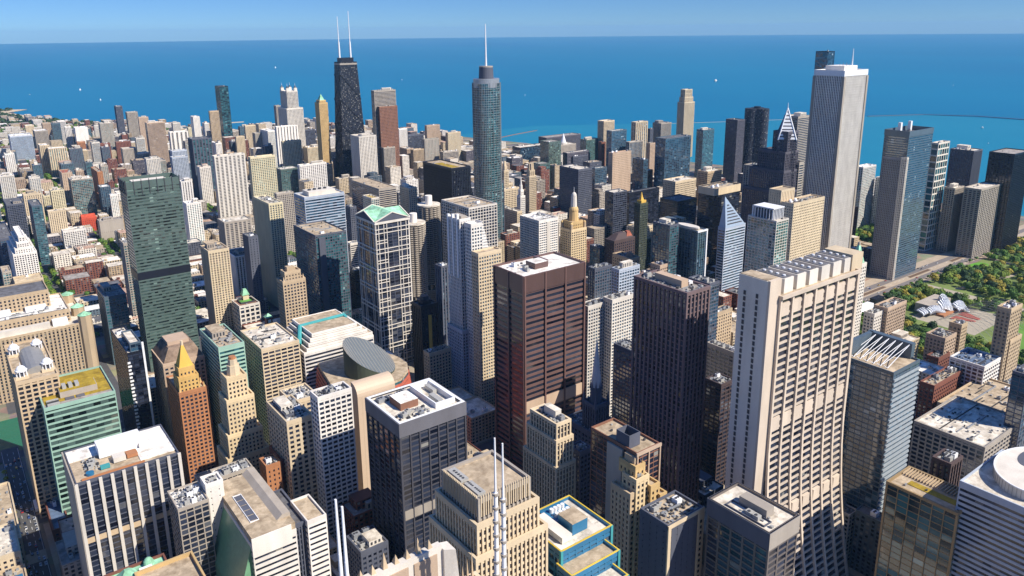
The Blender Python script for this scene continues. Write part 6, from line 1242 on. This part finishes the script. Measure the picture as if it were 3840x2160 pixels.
def fillblock(x0, x1, y0, y1, h0, h1, den=.92, split=(3, 4)):
    nx, ny = rnd.randint(*split), 3; xs_ = [x0]+sorted(x0+(x1-x0)*(i+rnd.uniform(-.2, .2))/nx for i in range(1, nx))+[x1]; ys_ = [y0]+sorted(y0+(y1-y0)*(i+rnd.uniform(-.2, .2))/ny for i in range(1, ny))+[y1]
    for a, b in zip(xs_[:-1], xs_[1:]):
        for c, d in zip(ys_[:-1], ys_[1:]):
            if rnd.random() > den: continue
            q = rnd.uniform(.5, 3); xa, xb, ya, yb = a+q, b-rnd.uniform(.5, 3), c+rnd.uniform(.5, 3), d-q
            for _ in range(4):
                if not overlap(xa, xb, ya, yb): break
                if rnd.random() < .5: xa += (xb-xa)*.25
                else: yb -= (yb-ya)*.25
            if overlap(xa, xb, ya, yb) or xb-xa < 9 or yb-ya < 9: continue
            if xb > coast_x((ya+yb)/2)-30: continue
            h = h0+(h1-h0)*rnd.random()**2.6; p = proj((xa+xb)/2, (ya+yb)/2, h)
            if not p or not (-60 < p[0] < 3900 and -60 < p[1] < 2260): continue
            cells.append((max(xb-xa, yb-ya)*max(h, 12)/p[2]**2, xa, xb, ya, yb, h, p))
WK = ['tan', 'cream', 'brick', 'brick', 'offw', 'conc', 'offw', 'white', 'cream', 'white', 'slate', 'pink', 'dgran', 'steel3', 'cream', 'conc']; RK = ['tan', 'offw', 'white', 'offw', 'conc', 'slate', 'tan', 'white', 'pink', 'offw']
seen = {}
def lab_for(x, y, h, wk, rk, units):
    ds = sorted((math.dist((x, y), (a, b)), n, a, b) for n, a, b in LMK)[:6]; size = 'low' if h < 22 else 'mid height' if h < 50 else 'tall'
    pm = proj(x, y, h)
    for d, n, a, b in ds:
        pl = proj(a, b, 30); dx = pm[0]-pl[0]; dy = (y-b)*.8+(x-a)*.6; side = ('right of' if dx > 0 else 'left of') if abs(dx) > 90 else ('behind' if dy > 0 else 'in front of'); far_ = 'just ' if d < 90 else '' if d < 260 else 'well '
        for dep in ('', 'nearer the viewer', 'farther back', 'at mid depth'):
            l = '%s %s building with %s roof%s, %s%s the %s%s' % (size, CW[wk], RW[rk], units, far_, side, n, ' '+dep if dep else '')
            if dep == 'nearer the viewer' and dy > 0: continue
            if dep == 'farther back' and dy <= 0: continue
            if l not in seen and len(l.split()) <= 15: seen[l] = 1; return l
    l = '%s %s building, %s the %s and %.0f m from it' % (size, CW[wk], side, ds[0][1], ds[0][0])
    return ' '.join(l.split()[:15])

made = 0; tries = 0
while made < 60 and tries < 4000:
    tries += 1; y = rnd.uniform(1850, 3500); x = rnd.uniform(60, 1000); a, b = rnd.uniform(16, 34), rnd.uniform(16, 30); h = rnd.uniform(42, 105) if x > 350 else rnd.uniform(36, 80)
    p = proj(x, y, h)
    if not p or not (-20 < p[0] < 1750) or p[1] < 462 or overlap(x, x+a, y, y+b, 4) or x+a > coast_x(y)-60: continue
    if any(abs(p[0]-q) < 26 and abs(p[1]-r_) < 40 for q, r_ in [(c_[0], c_[1]) for c_ in seen.get('pos', [])]): continue
    seen.setdefault('pos', []).append((p[0], p[1])); wk, gk = rnd.choice([('white', 'gk'), ('offw', 'gk'), ('conc', 'gt'), ('brick', 'gk'), ('steel3', 'gt'), ('offw', 'gb'), ('brownp', 'gk'), ('white', 'gb'), ('pink', 'gk'), ('slate', 'gt'), ('ivory', 'gk')]); rk = rnd.choice(RK); CWX = dict(CW, brownp='russet', ivory='ivory')
    CW['brownp'] = 'russet'; CW['ivory'] = 'ivory'
    mode = rnd.choice('VGGHC'); rt = root('apartment_tower', lab_for(x+a/2, y+b/2, h, wk, rk, '').replace('building', 'apartment tower', 1), 'tower', round(x+a/2, 1), round(y+b/2, 1), group='apartment towers of the north side')
    block(rt, x, x+a, y, y+b, 0, h, mode, wk, gk, 4.2, 3.4, 1 if mode == 'H' else .58, .58, rk); clutter(rt, x, x+a, y, y+b, h, 1, rnd, big=1, roof=rk, wk='offw', tiny=4); FOOT.append((x, x+a, y, y+b)); made += 1
seen.pop('pos', None)
XL = [14]+XS
for x0_, x1_ in zip(XS[:-1], XS[1:]):
    for y0_, y1_ in zip(YS[:-1], YS[1:]):
        if x0_ < 160 and y0_ < 400: continue
        far = (y0_ > 300)
        fillblock(x0_+11, x1_-11, y0_+11, y1_-11, 28, 62 if x0_ < 600 else 74, .9)
for x0_, x1_ in ((958, 1080), (1080, 1200), (1200, 1290), (1310, 1395), (1605, 1750)): fillblock(x0_+10, x1_-10, 690, 770, 30, 70); fillblock(x0_+10, x1_-10, 790, 900, 30, 110); fillblock(x0_+10, x1_-10, 905, 985, 30, 90)
for i, (x0_, x1_) in enumerate(zip(XN[:-1], XN[1:])):
    for y0_, y1_ in zip([1030]+YN[:-1], YN):
        if x0_ > coast_x(y0_)-130: continue
        east = x0_ > 600; hi = 95 if (east and y0_ < 2600) else (40 if y0_ < 2300 else 58)
        if y0_ > 3300: hi = 36
        if x0_ > 1000 and y0_ > 1500: hi = 60
        fillblock(x0_+10, x1_-10, y0_+9, y1_-9, 8 if not east else 18, hi, .9 if y0_ < 3300 else .6)
for x0_ in range(-200, 60, 120):
    for y0_ in range(1300, 5000, 130): fillblock(x0_, x0_+100, y0_, y0_+110, 9, 40)
cells.sort(key=lambda q: -q[0])
def filler(mb_w, mb_r, xa, xb, ya, yb, h, fl=3.6, bay=4.2): mb_w.box(xa, xb, ya, yb, 0, h, bay=bay, flr=fl, skip='t'); mb_r.box(xa+.4, xb-.4, ya+.4, yb-.4, h-1.2, h-.7)
SK = {k: skin(k, 'gk', .54, .58) for k in set(WK)}
stuffw = {}; stuffr = {}
for idx, (_, xa, xb, ya, yb, h, p) in enumerate(cells):
    wk, rk = rnd.choice(WK), rnd.choice(RK)
    if idx < 300:
        u = rnd.choice(['', '', ' and penthouse', ' and cooling units']); rt = root('city_building', lab_for((xa+xb)/2, (ya+yb)/2, h, wk, rk, u), 'building', round((xa+xb)/2, 1), round((ya+yb)/2, 1), group='smaller buildings filling the city blocks')
        w1 = MB(); w1.box(xa, xb, ya, yb, 0, h, bay=4.2, flr=3.6, skip='t'); w1.build('wall', SK[wk], rt); MB().box(xa+.4, xb-.4, ya+.4, yb-.4, h-1.2, h-.7).build('roof', roofm(rk), rt); pr = MB(); ring(pr, xa-.15, xb+.15, ya-.15, yb+.15, h-.6, h+.5, .5); pr.build('parapet', wall(wk), rt)
        rr2 = random.Random(idx); clutter(rt, xa+1, xb-1, ya+1, yb-1, h-.6, 2 if 'cooling' in u else (1 if rr2.random() < .5 else 0), rr2, big=1 if 'penthouse' in u else 0, roof=rk, wk='conc', tiny=8 if h > 0 and p[2] < 1500 else 4)
        if h > 30 and rr2.random() < .4: MB().box(xa+(xb-xa)*.2, xa+(xb-xa)*.8, ya+(yb-ya)*.3, yb-1.5, h-1, h+7, bay=4.2, flr=3.6).build('upper_storeys', SK[wk], rt)
    else:
        a = stuffw.setdefault(wk, MB()); b = stuffr.setdefault(rk, MB()); filler(a, b, xa, xb, ya, yb, h)
        if rnd.random() < .5: q = rnd.uniform(3, 6); a.box(xa+q, xa+q+5, ya+q, ya+q+5, h-1, h+3)
for d_, nm in ((stuffw, 'distant_buildings'), (stuffr, 'distant_roofs')):
    for k, mb in d_.items():
        o = mb.build(nm, SK[k] if nm == 'distant_buildings' else roofm(k)); o['kind'] = 'stuff'; o['label'] = '%s %s of the many small far city buildings' % (CW.get(k, RW.get(k, k)) if nm == 'distant_buildings' else RW.get(k, k), 'walls' if nm == 'distant_buildings' else 'roofs'); o['category'] = 'buildings'
# far low city mass along the northern shore
mb = MB(); r = random.Random(9)
for i in range(520):
    y = r.uniform(3600, 8500); x = r.uniform(-400, coast_x(y)-330); h = 8+r.random()**3*50; w_ = r.uniform(14, 34); mb.box(x, x+w_, y, y+w_*r.uniform(.6, 1.3), 0, h, bay=4.2, flr=3.6)
o = mb.build('distant_buildings', SK['offw']); o['kind'] = 'stuff'; o['label'] = 'pale mass of small buildings fading along the far left shore'; o['category'] = 'buildings'
# ---------------------------------------------------------------- cars and boats
CC = {'white': (.7, .7, .7), 'silver': (.4, .42, .45), 'black': (.02, .02, .025), 'red': (.4, .02, .02), 'blue': (.03, .08, .3), 'yellow': (.6, .4, .03)}
CM = {k: plain('car_'+k, v, .35, .1, .02) for k, v in CC.items()}
def meshof(mb, nm, mat): me = bpy.data.meshes.new(nm); me.from_pydata(mb.v, [], mb.f); me.materials.append(mat); return me
bd_ = MB(); bd_.loft(rect(-2.2, 2.2, -.9, .9), .35, rect(-2.25, 2.25, -.92, .92), .85, cap=False); bd_.loft(rect(-2.25, 2.25, -.92, .92), .85, rect(-2.1, 2.1, -.8, .8), 1.0)
cb_ = MB(); cb_.loft(rect(-1.4, 1.1, -.78, .78), .98, rect(-1.0, .5, -.62, .62), 1.5); wh_ = MB(); wh_.tube((0, -.11, 0), (0, .11, 0), .33, .33, 12)
ME_B = {k: meshof(bd_, 'body', CM[k]) for k in CM}; ME_C = meshof(cb_, 'cabin', glass('gk')); ME_W = meshof(wh_, 'wheel', M_dkunit)
def car(x, y, rz, k, where):
    r_ = bpy.data.objects.new('car', None); r_.location = (x, y, .04); r_.rotation_euler = (0, 0, rz); col.objects.link(r_); r_['label'] = '%s car %s' % (k, where); r_['category'] = 'car'; r_['group'] = 'cars '+where
    for nm, me in (('body', ME_B[k]), ('cabin', ME_C)): o = bpy.data.objects.new(nm, me); o.parent = r_; col.objects.link(o)
    for wx_, wy_ in ((-1.35, -.82), (1.35, -.82), (-1.35, .82), (1.35, .82)): o = bpy.data.objects.new('wheel', ME_W); o.location = (wx_, wy_, .33); o.parent = r_; col.objects.link(o)
kc = ['white', 'silver', 'black', 'white', 'silver', 'black', 'red', 'blue', 'yellow', 'white', 'silver']
y = 560
while y < 900:
    for dx in (-5.5, -1.6, 2.2, 5.8):
        if rnd.random() < .42: car(50+dx, y+rnd.uniform(-2, 2), math.pi/2, rnd.choice(kc), 'in the shaded street at lower left')
    y += 9
x = 1000
while x < 1850:
    for yy in (619, 624, 643, 648):
        if rnd.random() < .22: car(x+rnd.uniform(-3, 3), yy, 0, rnd.choice(kc), 'on the wide avenue beside the park')
    x += 14
rt = root('bus', 'white articulated bus parked in the shaded street at lower left', 'bus', 59.5, 788); bx(rt, 'body', 58, 60.8, 779, 797, .5, 3.2, M_white); bx(rt, 'window_band', 57.95, 60.85, 779.5, 796.5, 1.7, 2.6, wall('dark'))
def boat(x, y, L, lab, rz=.3, sail=True, kind='sailboat'):
    L *= .38 if sail else .7
    rt = root(kind, lab, 'boat', x, y, -3); c, s = math.cos(rz), math.sin(rz)
    hp = [(-L/2, -L*.12), (L*.2, -L*.14), (L/2, 0), (L*.2, L*.14), (-L/2, L*.12)]; tf = lambda q: [(x+a*c-b*s, y+a*s+b*c) for a, b in q]; mb = MB(); mb.loft(tf([(a*.85, b*.7) for a, b in hp]), -3.3, tf(hp), -3+L*.14); mb.build('hull', M_white if sail else wall('offw'), rt)
    if sail:
        MB().tube((x, y, -3), (x, y, -3+L*1.3), L*.015).build('mast', M_metal, rt); sl2 = MB(); t_ = L*.012
        a, b, d = (x, y, -3+L*1.25), (x-L*.45*c, y-L*.45*s, -3+L*.2), (x, y, -3+L*.2); sl2.poly([a, b, d]); a2, b2, d2 = [(q[0]+t_*s, q[1]-t_*c, q[2]) for q in (a, b, d)]; sl2.poly([d2, b2, a2]); sl2.quad(a, b, b2, a2); sl2.quad(b, d, d2, b2); sl2.build('sail', M_white, rt)
        jb = MB(); jb.poly([(x, y, -3+L*1.1), (x+L*.42*c, y+L*.42*s, -3+L*.2), (x+.3*s, y-.3*c, -3+L*.2)]); jb.build('jib', M_white, rt)
    else: p1 = MB(); p1.loft(tf([(-L*.35, -L*.09), (L*.1, -L*.09), (L*.1, L*.09), (-L*.35, L*.09)]), -3+L*.13, tf([(-L*.32, -L*.08), (L*.04, -L*.08), (L*.04, L*.08), (-L*.32, L*.08)]), -3+L*.3); p1.build('cabin', M_white, rt)
boat(1011, 6759, 38, 'larger white sailboat on open water at far left'); boat(958, 5654, 26, 'tall white sailboat nearest the left shore, below another'); boat(3415, 9114, 50, 'tiny white boat on the lake above the four lantern tower'); boat(3380, 6044, 20, 'faint white speck of a boat between black tower and round tower')
boat(3175, 4056, 16, 'faint white boat right of the silver round tower spire'); boat(5106, 4067, 70, 'red and white ship on open water right of centre', sail=False, kind='ship'); boat(5842, 2590, 34, 'white sailboat far out on the right side of the lake'); boat(3543, 1439, 30, 'white motor yacht inside the breakwater at right', sail=False, kind='motor_yacht'); boat(657, 6539, 14, 'faint low boat near the far left edge of the lake', sail=False, kind='motor_boat'); boat(3096, 1233, 14, 'small dark boat near the blue grey ribbed slab', sail=False, kind='motor_boat')

# ---------------------------------------------------------------- air
hz = MB().box(-20000, 39000, -20000, 36000, -9, 520, bottom=True).build('haze', M_white); hm = bpy.data.materials.new('haze'); hm.use_nodes = True; ht = hm.node_tree; ht.nodes.clear()
pvn = ht.nodes.new('ShaderNodeVolumePrincipled'); pvn.inputs['Color'].default_value = (.35, .68, 1, 1); pvn.inputs['Density'].default_value = 2.0e-5; hout = ht.nodes.new('ShaderNodeOutputMaterial'); ht.links.new(pvn.outputs[0], hout.inputs['Volume'])
hz.data.materials.clear(); hz.data.materials.append(hm); hz['kind'] = 'stuff'; hz['label'] = 'thin blue summer haze over the city and the lake'; hz['category'] = 'haze'
